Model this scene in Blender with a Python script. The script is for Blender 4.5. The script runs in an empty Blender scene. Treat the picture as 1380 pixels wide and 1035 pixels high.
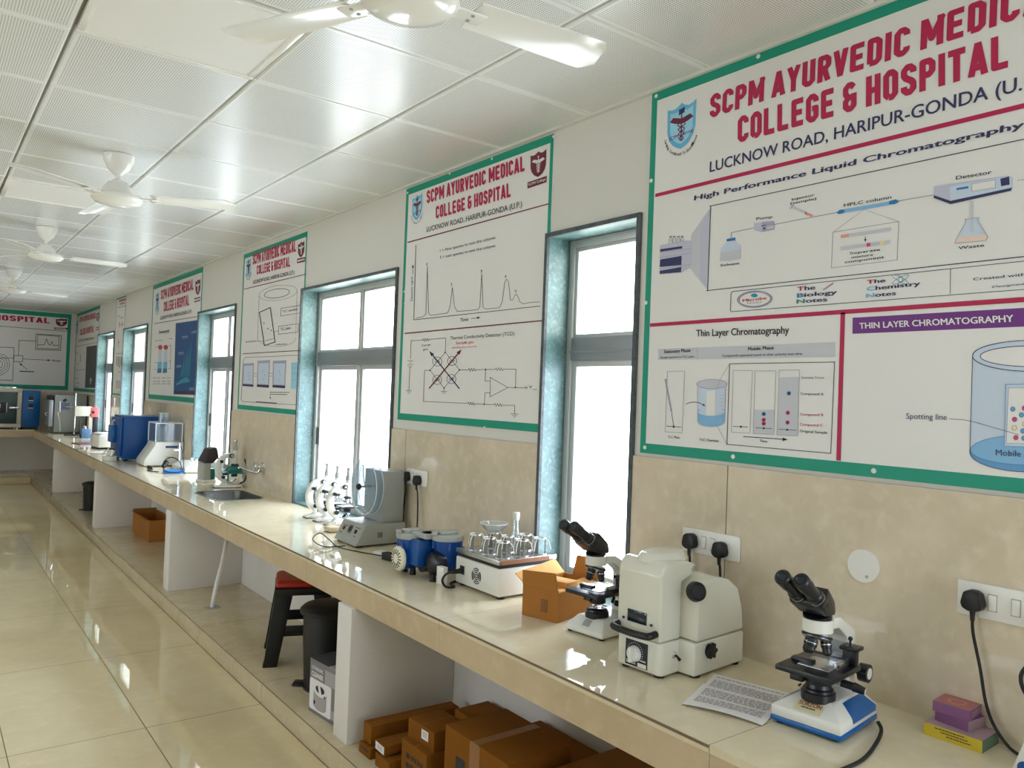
import bpy, bmesh, math, random
from mathutils import Vector, Matrix
from mathutils.geometry import tessellate_polygon
random.seed(7)
S = bpy.context.scene
COL = S.collection
PI = math.pi
R = math.radians

# ------------------------------------------------------------------ camera
F_PX, YAW, PITCH, ROLL = 1057.22, 0.648747, 0.0170833, 0.0371747
EYE = Vector((-2.148131, -2.363754, 1.604179))
CEIL = 2.767
fw = Vector((math.sin(YAW) * math.cos(PITCH), math.cos(YAW) * math.cos(PITCH), math.sin(PITCH)))
r0 = Vector((math.cos(YAW), -math.sin(YAW), 0)); u0 = r0.cross(fw)
RT = math.cos(ROLL) * r0 + math.sin(ROLL) * u0
UP = -math.sin(ROLL) * r0 + math.cos(ROLL) * u0
cam_data = bpy.data.cameras.new('camera'); cam = bpy.data.objects.new('camera', cam_data); COL.objects.link(cam)
cam_data.sensor_fit = 'HORIZONTAL'; cam_data.sensor_width = 36; cam_data.lens = F_PX / 1380 * 36
cam_data.clip_start = 0.05; cam_data.clip_end = 200
cam.matrix_world = Matrix(((RT.x, UP.x, -fw.x, EYE.x), (RT.y, UP.y, -fw.y, EYE.y), (RT.z, UP.z, -fw.z, EYE.z), (0, 0, 0, 1)))
S.camera = cam

# ------------------------------------------------------------------ sky, exposure
w = bpy.data.worlds.new('overcast'); S.world = w; w.use_nodes = True
bg = w.node_tree.nodes['Background']; bg.inputs[0].default_value = (0.80, 0.89, 1.0, 1)
# hazy sky, brightest on the side the windows of the right wall face
wn = w.node_tree.nodes; wl = w.node_tree.links
gc_ = wn.new('ShaderNodeTexCoord'); sp_ = wn.new('ShaderNodeSeparateXYZ'); wl.new(gc_.outputs['Generated'], sp_.inputs[0])
ml_ = wn.new('ShaderNodeMath'); ml_.operation = 'MULTIPLY_ADD'; wl.new(sp_.outputs[0], ml_.inputs[0]); ml_.inputs[1].default_value = 2.0; ml_.inputs[2].default_value = 8.0; wl.new(ml_.outputs[0], bg.inputs[1])
S.view_settings.view_transform = 'Standard'; S.view_settings.look = 'None'
S.view_settings.gamma = 1; S.view_settings.exposure = 0.18; S.view_settings.use_curve_mapping = False
S.cycles.max_bounces = 10; S.cycles.diffuse_bounces = 6; S.cycles.glossy_bounces = 4; S.cycles.transparent_max_bounces = 16
S.cycles.use_denoising = True
S.cycles.sample_clamp_indirect = 8


# ------------------------------------------------------------------ photograph measurement helpers: a sight line cut by a known plane of the room
def sight(u, v):
    return RT * ((u - 690) / F_PX) - UP * ((v - 517.5) / F_PX) + fw


def on(axis, val, u, v):
    d = sight(u, v); t = (val - EYE[axis]) / d[axis]
    return EYE + d * t


# ------------------------------------------------------------------ materials
def lin(c):
    return tuple((x / 12.92 if x <= 0.04045 else ((x + 0.055) / 1.055) ** 2.4) for x in (c[0] / 255, c[1] / 255, c[2] / 255)) + (1,)


class NT:
    def __init__(s, m): s.t = m.node_tree; s.n = s.t.nodes; s.l = s.t.links
    def new(s, typ, **kw):
        n = s.n.new(typ)
        for k, v in kw.items(): setattr(n, k, v)
        return n
    def link(s, a, b): s.l.new(a, b)
    def math(s, op, a, b=None, clamp=False):
        n = s.n.new('ShaderNodeMath'); n.operation = op; n.use_clamp = clamp
        for i, x in enumerate((a, b)):
            if x is None: continue
            if isinstance(x, (int, float)): n.inputs[i].default_value = x
            else: s.l.new(x, n.inputs[i])
        return n.outputs[0]
    def mix(s, fac, a, b):
        n = s.n.new('ShaderNodeMix'); n.data_type = 'RGBA'
        for i, x in ((0, fac), (6, a), (7, b)):
            if isinstance(x, (int, float)): n.inputs[i].default_value = x
            elif isinstance(x, tuple): n.inputs[i].default_value = x
            else: s.l.new(x, n.inputs[i])
        return n.outputs[2]
    def noise(s, scale, detail=3, rough=0.5, vec=None):
        n = s.n.new('ShaderNodeTexNoise'); n.inputs['Scale'].default_value = scale; n.inputs['Detail'].default_value = detail; n.inputs['Roughness'].default_value = rough
        if vec is not None: s.l.new(vec, n.inputs['Vector'])
        return n.outputs[0]
    def ramp(s, fac, lo, hi):
        n = s.n.new('ShaderNodeMapRange'); n.inputs[1].default_value = lo; n.inputs[2].default_value = hi; s.l.new(fac, n.inputs[0])
        return n.outputs[0]


MATS = {}


def mat(name, rgb, rough=0.5, metal=0.0, var=0.06, scale=30, spec=0.5, bump=0.0, bscale=None, **kw):
    """painted / moulded surface whose tone wanders a little with a noise"""
    if name in MATS: return MATS[name]
    m = bpy.data.materials.new(name); m.use_nodes = True; MATS[name] = m
    t = NT(m); b = t.n['Principled BSDF']
    c = lin(rgb)
    geo = t.new('ShaderNodeTexCoord')
    nz = t.noise(scale, vec=geo.outputs['Object'])
    a = tuple(min(1, x * (1 - var)) for x in c[:3]) + (1,); d = tuple(min(1, x * (1 + var)) for x in c[:3]) + (1,)
    t.link(t.mix(nz, a, d), b.inputs['Base Color'])
    b.inputs['Roughness'].default_value = rough; b.inputs['Metallic'].default_value = metal; b.inputs['Specular IOR Level'].default_value = spec
    for k, v in kw.items(): b.inputs[k].default_value = v
    if bump:
        bn = t.new('ShaderNodeBump'); bn.inputs['Strength'].default_value = bump; bn.inputs['Distance'].default_value = 0.004
        t.link(t.noise(bscale or scale * 3, vec=geo.outputs['Object']), bn.inputs['Height']); t.link(bn.outputs[0], b.inputs['Normal'])
    return m


def stone(name, base, dark, light, rough, scale, lines=None, grout=(120, 105, 80), detail=5, lo=0.35, hi=0.65, speck=0.0, spec=0.5):
    """polished tile / stone; lines = [(axis, offset, pitch, halfwidth)] draws the joints"""
    m = bpy.data.materials.new(name); m.use_nodes = True; MATS[name] = m
    t = NT(m); b = t.n['Principled BSDF']; geo = t.new('ShaderNodeNewGeometry'); P = geo.outputs['Position']
    n1 = t.noise(scale, detail, 0.62, P); n2 = t.noise(scale * 6, 3, 0.6, P)
    c = t.mix(t.ramp(n1, lo, hi), lin(dark), lin(base)); c = t.mix(t.math('MULTIPLY', t.ramp(n2, 0.5, 0.75), 0.5), c, lin(light))
    if speck:
        n3 = t.noise(260, 2, 0.5, P); c = t.mix(t.math('MULTIPLY', t.ramp(n3, 0.56, 0.66), speck), c, lin(dark))
    if lines:
        sx = t.new('ShaderNodeSeparateXYZ'); t.link(P, sx.inputs[0]); acc = None
        for ax, off, pitch, hw in lines:
            q = t.math('ABSOLUTE', t.math('SUBTRACT', t.math('FRACT', t.math('DIVIDE', t.math('SUBTRACT', sx.outputs[ax], off - pitch / 2), pitch)), 0.5))
            f = t.math('LESS_THAN', q, hw / pitch)
            acc = f if acc is None else t.math('MAXIMUM', acc, f)
        c = t.mix(acc, c, lin(grout))
        r = t.math('ADD', t.math('MULTIPLY', acc, 0.5), rough)
        t.link(r, b.inputs['Roughness'])
    else:
        b.inputs['Roughness'].default_value = rough
    b.inputs['Specular IOR Level'].default_value = spec
    t.link(c, b.inputs['Base Color'])
    return m


def glassmat(name, tint=(1, 1, 1), refl=1.0, rough=0.02, body=0.0):
    """thin clear sheet: lets light through, mirrors a little at its faces"""
    m = bpy.data.materials.new(name); m.use_nodes = True; MATS[name] = m
    t = NT(m); t.n.remove(t.n['Principled BSDF']); out = t.n['Material Output']
    tr = t.new('ShaderNodeBsdfTransparent'); tr.inputs[0].default_value = tuple(tint) + (1,)
    gl = t.new('ShaderNodeBsdfGlossy'); gl.inputs['Roughness'].default_value = rough
    ge = t.new('ShaderNodeNewGeometry'); dt = t.new('ShaderNodeVectorMath', operation='DOT_PRODUCT'); t.link(ge.outputs['Incoming'], dt.inputs[0]); t.link(ge.outputs['Normal'], dt.inputs[1])
    sch = t.math('ADD', t.math('MULTIPLY', t.math('POWER', t.math('SUBTRACT', 1.0, t.math('ABSOLUTE', dt.outputs['Value'])), 5.0), 0.96), 0.04)
    mx = t.new('ShaderNodeMixShader'); t.link(t.math('MULTIPLY', sch, refl, True), mx.inputs[0]); t.link(tr.outputs[0], mx.inputs[1]); t.link(gl.outputs[0], mx.inputs[2])
    last = mx.outputs[0]
    if body:
        df = t.new('ShaderNodeBsdfDiffuse'); nz = t.noise(40); t.link(t.mix(nz, (.85, .88, .9, 1), (.95, .97, 1, 1)), df.inputs[0])
        m2 = t.new('ShaderNodeMixShader'); m2.inputs[0].default_value = body; t.link(last, m2.inputs[1]); t.link(df.outputs[0], m2.inputs[2]); last = m2.outputs[0]
    t.link(last, out.inputs[0])
    return m


def ceiling_mat():
    m = bpy.data.materials.new('perforated_white_metal'); m.use_nodes = True
    t = NT(m); b = t.n['Principled BSDF']; geo = t.new('ShaderNodeNewGeometry'); sx = t.new('ShaderNodeSeparateXYZ'); t.link(geo.outputs['Position'], sx.inputs[0])
    p = 0.0085
    fx = t.math('SUBTRACT', t.math('FRACT', t.math('DIVIDE', sx.outputs[0], p)), 0.5)
    fy = t.math('SUBTRACT', t.math('FRACT', t.math('DIVIDE', sx.outputs[1], p)), 0.5)
    d = t.math('ADD', t.math('MULTIPLY', fx, fx), t.math('MULTIPLY', fy, fy))
    hole = t.math('LESS_THAN', d, 0.075)
    bx = t.math('ABSOLUTE', t.math('SUBTRACT', t.math('FRACT', t.math('DIVIDE', t.math('ADD', sx.outputs[0], 0.582), 0.6)), 0.5))
    by = t.math('ABSOLUTE', t.math('SUBTRACT', t.math('FRACT', t.math('DIVIDE', sx.outputs[1], 0.6)), 0.5))
    inner = t.math('LESS_THAN', t.math('MAXIMUM', bx, by), 0.465)
    hole = t.math('MULTIPLY', hole, inner)
    nz = t.noise(2.0, 2, 0.5, geo.outputs['Position'])
    c = t.mix(nz, lin((236, 238, 236)), lin((244, 245, 243)))
    t.link(t.mix(hole, c, lin((150, 153, 150))), b.inputs['Base Color'])
    b.inputs['Roughness'].default_value = 0.24; b.inputs['Specular IOR Level'].default_value = 0.8
    return m


M = {}
M['wall'] = mat('cream_wall_paint', (220, 218, 211), 0.6, var=0.02, scale=3, bump=0.15, bscale=90)
M['white_paint'] = mat('white_distemper', (232, 228, 222), 0.75, var=0.03, scale=6, bump=0.3, bscale=60)
M['ceil'] = ceiling_mat()
M['ceil_gap'] = mat('ceiling_grid_shadow_gap', (168, 168, 160), 0.6)
M['dado'] = stone('beige_wall_tile', (224, 210, 186), (208, 193, 168), (236, 224, 204), 0.035, 3.0)
M['floor'] = stone('polished_cream_floor_tile', (230, 214, 176), (221, 204, 162), (237, 223, 188), 0.018, 2.0,
                   [(0, -1.2325, 0.5475, 0.0022), (1, 1.571, 1.124, 0.0022)], (118, 100, 66))
M['kerb'] = stone('cream_kerb_tile', (208, 194, 162), (196, 180, 146), (220, 208, 182), 0.15, 4.0, [(1, 1.571, 1.124, 0.002)], (128, 108, 76))
M['top'] = stone('polished_worktop_tile', (230, 218, 190), (220, 207, 176), (238, 229, 206), 0.03, 2.5, [(1, -1.18, 1.2, 0.0012)], (140, 126, 96))
M['panel'] = stone('beige_fascia_tile', (208, 187, 154), (194, 173, 139), (221, 202, 172), 0.3, 3.0, [(1, -1.18, 1.2, 0.001)], (150, 134, 100))
M['nosing'] = mat('brown_nosing_edge', (120, 98, 76), 0.4)
M['granite'] = stone('green_jamb_stone', (118, 150, 148), (78, 108, 110), (158, 188, 184), 0.35, 9, detail=6, lo=0.3, hi=0.7, speck=0.5)
M['granite_edge'] = stone('dark_stone_edge', (84, 92, 94), (58, 66, 70), (120, 128, 130), 0.5, 25)
M['alu'] = mat('grey_aluminium_frame', (200, 200, 198), 0.4, 0.35, var=0.03)
M['alu_dark'] = mat('mill_aluminium_transom', (150, 154, 158), 0.4, 0.4, var=0.04)
M['pane'] = glassmat('window_glass')
M['pane_up'] = glassmat('upper_window_glass', (0.97, 0.955, 0.9))
M['white_plastic'] = mat('white_plastic', (235, 234, 228), 0.35, var=0.02)
M['switch'] = mat('white_switch_plastic', (238, 236, 230), 0.3, var=0.02)
M['black_plastic'] = mat('black_plastic', (15, 15, 17), 0.45, var=0.15)
M['rubber'] = mat('black_rubber', (22, 22, 24), 0.6, var=0.15)
M['black_metal'] = mat('black_enamel', (24, 26, 32), 0.3, var=0.15)
M['steel'] = mat('brushed_steel', (200, 202, 204), 0.25, 0.9, var=0.05, scale=60)
M['sink_steel'] = mat('dull_sink_steel', (112, 114, 112), 0.3, 0.85, var=0.08, scale=40)
M['chrome'] = mat('chrome', (225, 226, 228), 0.1, 1.0, var=0.02)
M['cream_enamel'] = mat('cream_enamel', (226, 224, 210), 0.18, var=0.015, scale=4)
M['white_enamel'] = mat('white_enamel', (236, 235, 228), 0.22, var=0.015, scale=4)
M['grey_enamel'] = mat('grey_enamel', (168, 170, 164), 0.4, var=0.03, scale=8)
M['blue'] = mat('blue_paint', (10, 96, 168), 0.3, var=0.06, scale=10)
M['deep_blue'] = mat('deep_blue_paint', (0, 76, 150), 0.35, var=0.08, scale=8)
M['navy'] = mat('pump_blue_paint', (6, 72, 152), 0.3, var=0.08, scale=12)
M['bright_blue'] = mat('bright_blue_plastic', (40, 140, 225), 0.35)
M['card'] = mat('brown_cardboard', (176, 118, 58), 0.8, spec=0.15, var=0.07, scale=14, bump=0.1)
M['card_dark'] = mat('shaded_brown_cardboard_inside', (150, 108, 66), 0.85, var=0.08, scale=14)
M['card_pale'] = mat('pale_corrugated_cardboard', (214, 166, 104), 0.85, spec=0.2, var=0.06, scale=20, bump=0.2)
M['card_ochre_shaded'] = mat('shaded_ochre_cardboard', (132, 82, 24), 0.8, spec=0.12, var=0.08, scale=14, bump=0.1)  # ochre cartons, with the shade under the worktop darkened into the colour
M['tape'] = mat('brown_packing_tape', (146, 100, 60), 0.3, var=0.05)
M['ink'] = mat('black_print', (36, 36, 44), 0.6, var=0.03)
M['paper'] = mat('white_paper', (238, 234, 236), 0.7, var=0.02)
M['fan'] = mat('glossy_white_fan_paint', (240, 239, 232), 0.15, var=0.01, scale=4)
M['lamp'] = mat('white_lamp_diffuser', (240, 240, 236), 0.35, var=0.01, scale=4)
M['acrylic'] = glassmat('clear_acrylic', (0.9, 0.94, 0.97), 1.2, 0.03, 0.05)
M['acrylic_edge'] = glassmat('clear_acrylic_edge', (0.9, 0.93, 0.95), 1.5, 0.05, 0.85)
M['labglass'] = glassmat('laboratory_glass', (0.93, 0.96, 0.96), 2.6, 0.02, 0.08)
M['teal'] = mat('teal_plastic', (20, 120, 112), 0.35)
M['red'] = mat('red_plastic', (178, 44, 26), 0.35, var=0.05)
M['screen'] = mat('dark_display_glass', (28, 42, 50), 0.1, var=0.1)
M['wood'] = mat('brown_plywood_edge', (150, 100, 66), 0.6, var=0.15, scale=30)


# ------------------------------------------------------------------ mesh builder
class MB:
    def __init__(s): s.v = []; s.f = []; s.m = []; s.mats = []; s.X = Matrix.Identity(4)
    def mi(s, m):
        if isinstance(m, str): m = M[m]
        if m not in s.mats: s.mats.append(m)
        return s.mats.index(m)
    def add(s, vs, fs, m):
        k = len(s.v); i = s.mi(m)
        s.v += [tuple(s.X @ Vector(p)) for p in vs]
        for f in fs: s.f.append([k + a for a in f]); s.m.append(i)
        return s
    def bmadd(s, bm, m):
        bm.verts.index_update(); s.add([v.co.copy() for v in bm.verts], [[v.index for v in f.verts] for f in bm.faces], m); bm.free(); return s
    def box(s, x0, x1, y0, y1, z0, z1, m, bev=0.0, seg=2):
        x0, x1 = sorted((x0, x1)); y0, y1 = sorted((y0, y1)); z0, z1 = sorted((z0, z1))
        vs = [(x, y, z) for z in (z0, z1) for y in (y0, y1) for x in (x0, x1)]
        fs = [(0, 2, 3, 1), (4, 5, 7, 6), (0, 1, 5, 4), (2, 6, 7, 3), (0, 4, 6, 2), (1, 3, 7, 5)]
        if not bev: return s.add(vs, fs, m)
        bm = bmesh.new(); bv = [bm.verts.new(p) for p in vs]
        for f in fs: bm.faces.new([bv[i] for i in f])
        bev = min(bev, 0.49 * min(x1 - x0, y1 - y0, z1 - z0))
        bmesh.ops.bevel(bm, geom=bm.edges[:], offset=bev, segments=seg, profile=0.5, affect='EDGES', clamp_overlap=True)
        return s.bmadd(bm, m)
    def prism(s, pts, axis, d0, d1, m, bev=0.0, seg=2):
        """polygon pts in the two other axes (in xyz order), pushed from d0 to d1 along axis"""
        def P(a, b, d):
            return ((d, a, b), (a, d, b), (a, b, d))[axis]
        n = len(pts); vs = [P(a, b, d0) for a, b in pts] + [P(a, b, d1) for a, b in pts]
        fs = [list(range(n))[::-1], list(range(n, 2 * n))] + [[i, (i + 1) % n, n + (i + 1) % n, n + i] for i in range(n)]
        bm = bmesh.new(); bv = [bm.verts.new(p) for p in vs]
        for f in fs: bm.faces.new([bv[i] for i in f])
        bmesh.ops.recalc_face_normals(bm, faces=bm.faces[:])
        if bev: bmesh.ops.bevel(bm, geom=bm.edges[:], offset=bev, segments=seg, profile=0.5, affect='EDGES', clamp_overlap=True)
        bmesh.ops.triangulate(bm, faces=[f for f in bm.faces if len(f.verts) > 4])
        return s.bmadd(bm, m)
    def cyl(s, p0, p1, r0, m, r1=None, n=24, caps=True):
        r1 = r0 if r1 is None else r1
        p0 = Vector(p0); p1 = Vector(p1); d = (p1 - p0).normalized(); a = d.orthogonal().normalized(); b = d.cross(a)
        vs = []
        for p, r in ((p0, r0), (p1, r1)):
            vs += [p + a * (r * math.cos(2 * PI * i / n)) + b * (r * math.sin(2 * PI * i / n)) for i in range(n)]
        fs = [[i, (i + 1) % n, n + (i + 1) % n, n + i] for i in range(n)]
        if caps: fs += [list(range(n))[::-1], list(range(n, 2 * n))]
        return s.add(vs, fs, m)
    def lathe(s, prof, m, o=(0, 0, 0), axis=(0, 0, 1), n=28):
        """prof: (radius, height) list turned about axis through o"""
        o = Vector(o); d = Vector(axis).normalized(); a = d.orthogonal().normalized(); b = d.cross(a); vs = []; fs = []; k = len(prof)
        for r, h in prof:
            vs += [o + d * h + a * (r * math.cos(2 * PI * i / n)) + b * (r * math.sin(2 * PI * i / n)) for i in range(n)]
        for j in range(k - 1):
            fs += [[j * n + i, j * n + (i + 1) % n, (j + 1) * n + (i + 1) % n, (j + 1) * n + i] for i in range(n)]
        if prof[0][0] > 1e-4: fs.append(list(range(n))[::-1])
        if prof[-1][0] > 1e-4: fs.append(list(range((k - 1) * n, k * n)))
        return s.add(vs, fs, m)
    def tube(s, pts, r, m, n=8, smooth=6, caps=True):
        P = [Vector(p) for p in pts]
        if smooth and len(P) > 2:
            Q = []
            for i in range(len(P) - 1):
                a = P[max(i - 1, 0)]; b = P[i]; c = P[i + 1]; d = P[min(i + 2, len(P) - 1)]
                for k in range(smooth):
                    t = k / smooth
                    Q.append(0.5 * ((2 * b) + (c - a) * t + (2 * a - 5 * b + 4 * c - d) * t * t + (3 * b - a - 3 * c + d) * t ** 3))
            P = Q + [P[-1]]
        vs = []; fs = []; nv = None
        for i, p in enumerate(P):
            t = (P[min(i + 1, len(P) - 1)] - P[max(i - 1, 0)]).normalized()
            nv = t.orthogonal().normalized() if nv is None else (nv - t * nv.dot(t)).normalized()
            bb = t.cross(nv); rr = r[i] if isinstance(r, list) else r
            vs += [p + nv * (rr * math.cos(2 * PI * k / n)) + bb * (rr * math.sin(2 * PI * k / n)) for k in range(n)]
        for i in range(len(P) - 1):
            fs += [[i * n + k, i * n + (k + 1) % n, (i + 1) * n + (k + 1) % n, (i + 1) * n + k] for k in range(n)]
        if caps: fs += [list(range(n))[::-1], list(range((len(P) - 1) * n, len(P) * n))]
        return s.add(vs, fs, m)
    def ring(s, c, axis, rad, r, m, n=28, k=8):
        c = Vector(c); d = Vector(axis).normalized(); a = d.orthogonal().normalized(); b = d.cross(a)
        vs = []; fs = []
        for i in range(n):
            e = a * math.cos(2 * PI * i / n) + b * math.sin(2 * PI * i / n)
            vs += [c + e * (rad + r * math.cos(2 * PI * j / k)) + d * (r * math.sin(2 * PI * j / k)) for j in range(k)]
        for i in range(n):
            fs += [[i * k + j, i * k + (j + 1) % k, ((i + 1) % n) * k + (j + 1) % k, ((i + 1) % n) * k + j] for j in range(k)]
        return s.add(vs, fs, m)
    def ball(s, c, r, m, sx=1, sy=1, sz=1, n=20):
        bm = bmesh.new(); bmesh.ops.create_uvsphere(bm, u_segments=n, v_segments=n // 2, radius=r)
        for v in bm.verts: v.co = Vector((v.co.x * sx, v.co.y * sy, v.co.z * sz)) + Vector(c)
        return s.bmadd(bm, m)
    def build(s, name, parent=None, angle=38, flat=False):
        me = bpy.data.meshes.new(name); me.from_pydata(s.v, [], s.f)
        for m in s.mats: me.materials.append(m)
        me.polygons.foreach_set('material_index', s.m)
        if not flat:
            me.polygons.foreach_set('use_smooth', [True] * len(me.polygons)); me.set_sharp_from_angle(angle=R(angle))
        me.update()
        o = bpy.data.objects.new(name, me); COL.objects.link(o)
        if parent is not None: o.parent = parent
        return o


def tag(o, label, cat, group=None):
    o['label'] = label; o['category'] = cat
    if group: o['group'] = group
    return o


def thing(name, label, cat, loc=(0, 0, 0), rz=0.0, group=None):
    o = bpy.data.objects.new(name, None); COL.objects.link(o); o.location = loc; o.rotation_euler = (0, 0, rz); o.empty_display_size = 0.05
    return tag(o, label, cat, group)


def struct(o):
    o['kind'] = 'structure'; return o


def dup(root, loc, rz, label, group=None):
    r = root.copy(); COL.objects.link(r); r.location = loc; r.rotation_euler = (0, 0, rz); r['label'] = label
    if group: r['group'] = group
    for ch in list(root.children):
        c = ch.copy(); COL.objects.link(c); c.parent = r
        for g in list(ch.children):
            d = g.copy(); COL.objects.link(d); d.parent = c
    return r


def sub(pts, k=4):
    return pts
# ================================================================== the room
XL, YN, YF = -6.9, -4.6, 12.95          # left wall, wall behind the viewpoint, far wall
WT = 0.168                                # wall thickness
CT, CF = 0.804, -0.622                   # worktop height, worktop front
PLZ, PLX = 0.1075, -0.69                 # plinth height and front
WIN = [(-3.4, -2.05), (-0.305, 0.255), (1.565, 2.963), (4.39, 5.52), (7.6, 8.96), (9.57, 10.8)]  # first opening is unseen, added to bring daylight onto the near worktop
WZ = 2.317

b = MB(); b.box(XL - WT, WT, YN - WT, YF + WT, -0.2, 0, 'floor'); struct(b.build('floor'))
# window wall
b = MB(); ys = [YN - WT] + [q for wd in WIN for q in wd] + [YF + WT]
for i in range(0, len(ys), 2): b.box(0, WT, ys[i], ys[i + 1], 0, CEIL + 0.3, 'wall')
for a, c in WIN: b.box(0, WT, a, c, WZ, CEIL + 0.3, 'wall'); b.box(0, WT, a, c, 0, CT - 0.03, 'wall')
struct(b.build('wall_right'))
b = MB(); b.box(XL - WT, 0, YF, YF + WT, 0, CEIL + 0.3, 'wall'); struct(b.build('wall_back'))
FX0, FX1, FZ0, FZ1 = -1.5, -0.25, 0.9, 2.317
b = MB(); b.box(XL - WT, FX0, YN - WT, YN, 0, CEIL + 0.3, 'wall'); b.box(FX1, 0, YN - WT, YN, 0, CEIL + 0.3, 'wall'); b.box(FX0, FX1, YN - WT, YN, 0, FZ0, 'wall'); b.box(FX0, FX1, YN - WT, YN, FZ1, CEIL + 0.3, 'wall'); struct(b.build('wall_front'))
w0 = struct(thing('window_12', '', '')); del w0['label'], w0['category']  # unseen window added behind the viewpoint to light the near instruments
b = MB()
for x in (FX0, (FX0 + FX1) / 2 - .025, FX1 - .05): b.box(x, x + .05, YN - .14, YN - .09, FZ0, FZ1, 'alu')
for z in (FZ0, FZ1 - .05): b.box(FX0 + .05, FX1 - .05, YN - .14, YN - .09, z, z + .05, 'alu')
b.build('window_frame', w0, flat=True)
b = MB(); b.box(FX0 + .05, FX1 - .05, YN - .118, YN - .113, FZ0 + .05, FZ1 - .05, 'pane'); b.build('pane', w0, flat=True)
L = bpy.data.lights.new('sky_portal_12', 'AREA'); L.shape = 'RECTANGLE'; L.size = FX1 - FX0; L.size_y = FZ1 - FZ0; L.cycles.is_portal = True
o = bpy.data.objects.new('sky_portal_12', L); COL.objects.link(o); o.location = ((FX0 + FX1) / 2, YN - WT - .01, (FZ0 + FZ1) / 2)
o.rotation_euler = Vector((0, -1, 0)).to_track_quat('Z', 'Y').to_euler()
LWIN_ADDED = [(-0.7, 1.2), (2.0, 3.3), (4.2, 4.9)]  # unseen left windows, added and sized for the daylight from that side
LZ0, LZ1 = 0.85, 2.32
b = MB(); ys = [YN] + [q for wd in LWIN_ADDED for q in wd] + [YF]
for i in range(0, len(ys), 2): b.box(XL - WT, XL, ys[i], ys[i + 1], 0, CEIL + 0.3, 'wall')
for a, c in LWIN_ADDED: b.box(XL - WT, XL, a, c, LZ1, CEIL + 0.3, 'wall'); b.box(XL - WT, XL, a, c, 0, LZ0, 'wall')
struct(b.build('wall_left'))

# ceiling of clip-in perforated panels
LEDS = [(-1.782, 0.0), (-1.782, 3.0)]
b = MB()
nx = int((0.582 - XL) / 0.6) + 1
def tile(x0, x1, y0, y1):
    g, h, v = 0.006, 0.0025, 0.005
    vs = [(x0 + g, y0 + h, CEIL + v), (x1 - g, y0 + h, CEIL + v), (x1 - g, y1 - h, CEIL + v), (x0 + g, y1 - h, CEIL + v),
          (x0 + g + .006, y0 + h + .004, CEIL), (x1 - g - .006, y0 + h + .004, CEIL), (x1 - g - .006, y1 - h - .004, CEIL), (x0 + g + .006, y1 - h - .004, CEIL),
          (x0 + g, y0 + h, CEIL + .02), (x1 - g, y0 + h, CEIL + .02), (x1 - g, y1 - h, CEIL + .02), (x0 + g, y1 - h, CEIL + .02)]
    b.add(vs, [(7, 6, 5, 4), (0, 1, 5, 4), (1, 2, 6, 5), (2, 3, 7, 6), (3, 0, 4, 7), (0, 1, 9, 8), (1, 2, 10, 9), (2, 3, 11, 10), (3, 0, 8, 11)], 'ceil')
for i in range(-1, nx):
    for j in range(-8, 22):
        x1 = min(-0.582 - 0.6 * i, 0.0); x0 = max(-0.582 - 0.6 * (i + 1), XL); y0 = max(j * 0.6, YN); y1 = min((j + 1) * 0.6, YF)
        if x1 - x0 < .03 or y1 - y0 < .03 or any(abs(x0 - lx) < .01 and abs(y0 - ly) < .01 for lx, ly in LEDS): continue
        tile(x0, x1, y0, y1)
b.box(XL, 0, YN, YF, CEIL + 0.02, CEIL + 0.06, 'ceil_gap')
b.box(-0.02, -0.001, YN, YF, CEIL - 0.012, CEIL + 0.002, 'wall')   # edge angle along the window wall
struct(b.build('ceiling', flat=True))

# beige wall tile up to 1.405 m between the windows, with open joints
b = MB(); dz = 1.405
segs = [(YN, WIN[0][0], []), (WIN[0][1], WIN[1][0], [-0.735]), (WIN[1][1], WIN[2][0], [1.40]), (WIN[2][1], WIN[3][0], [4.13]), (WIN[3][1], WIN[4][0], [5.62, 6.6]), (WIN[4][1], WIN[5][0], []), (WIN[5][1], YF, [11.4])]
for a, c, js in segs:
    e = [a] + sorted(js) + [c]
    for i in range(len(e) - 1): b.box(-0.008, 0.001, e[i] + (0.002 if i else 0), e[i + 1] - (0.002 if i < len(e) - 2 else 0), CT, dz, 'dado')
    b.box(-0.004, 0.001, a, c, CT, dz, 'nosing')
struct(b.build('trim_1', flat=True))
b = MB(); b.box(XL, -0.008, YF - 0.008, YF + 0.001, CT, dz, 'dado'); struct(b.build('trim_2', flat=True))

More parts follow.
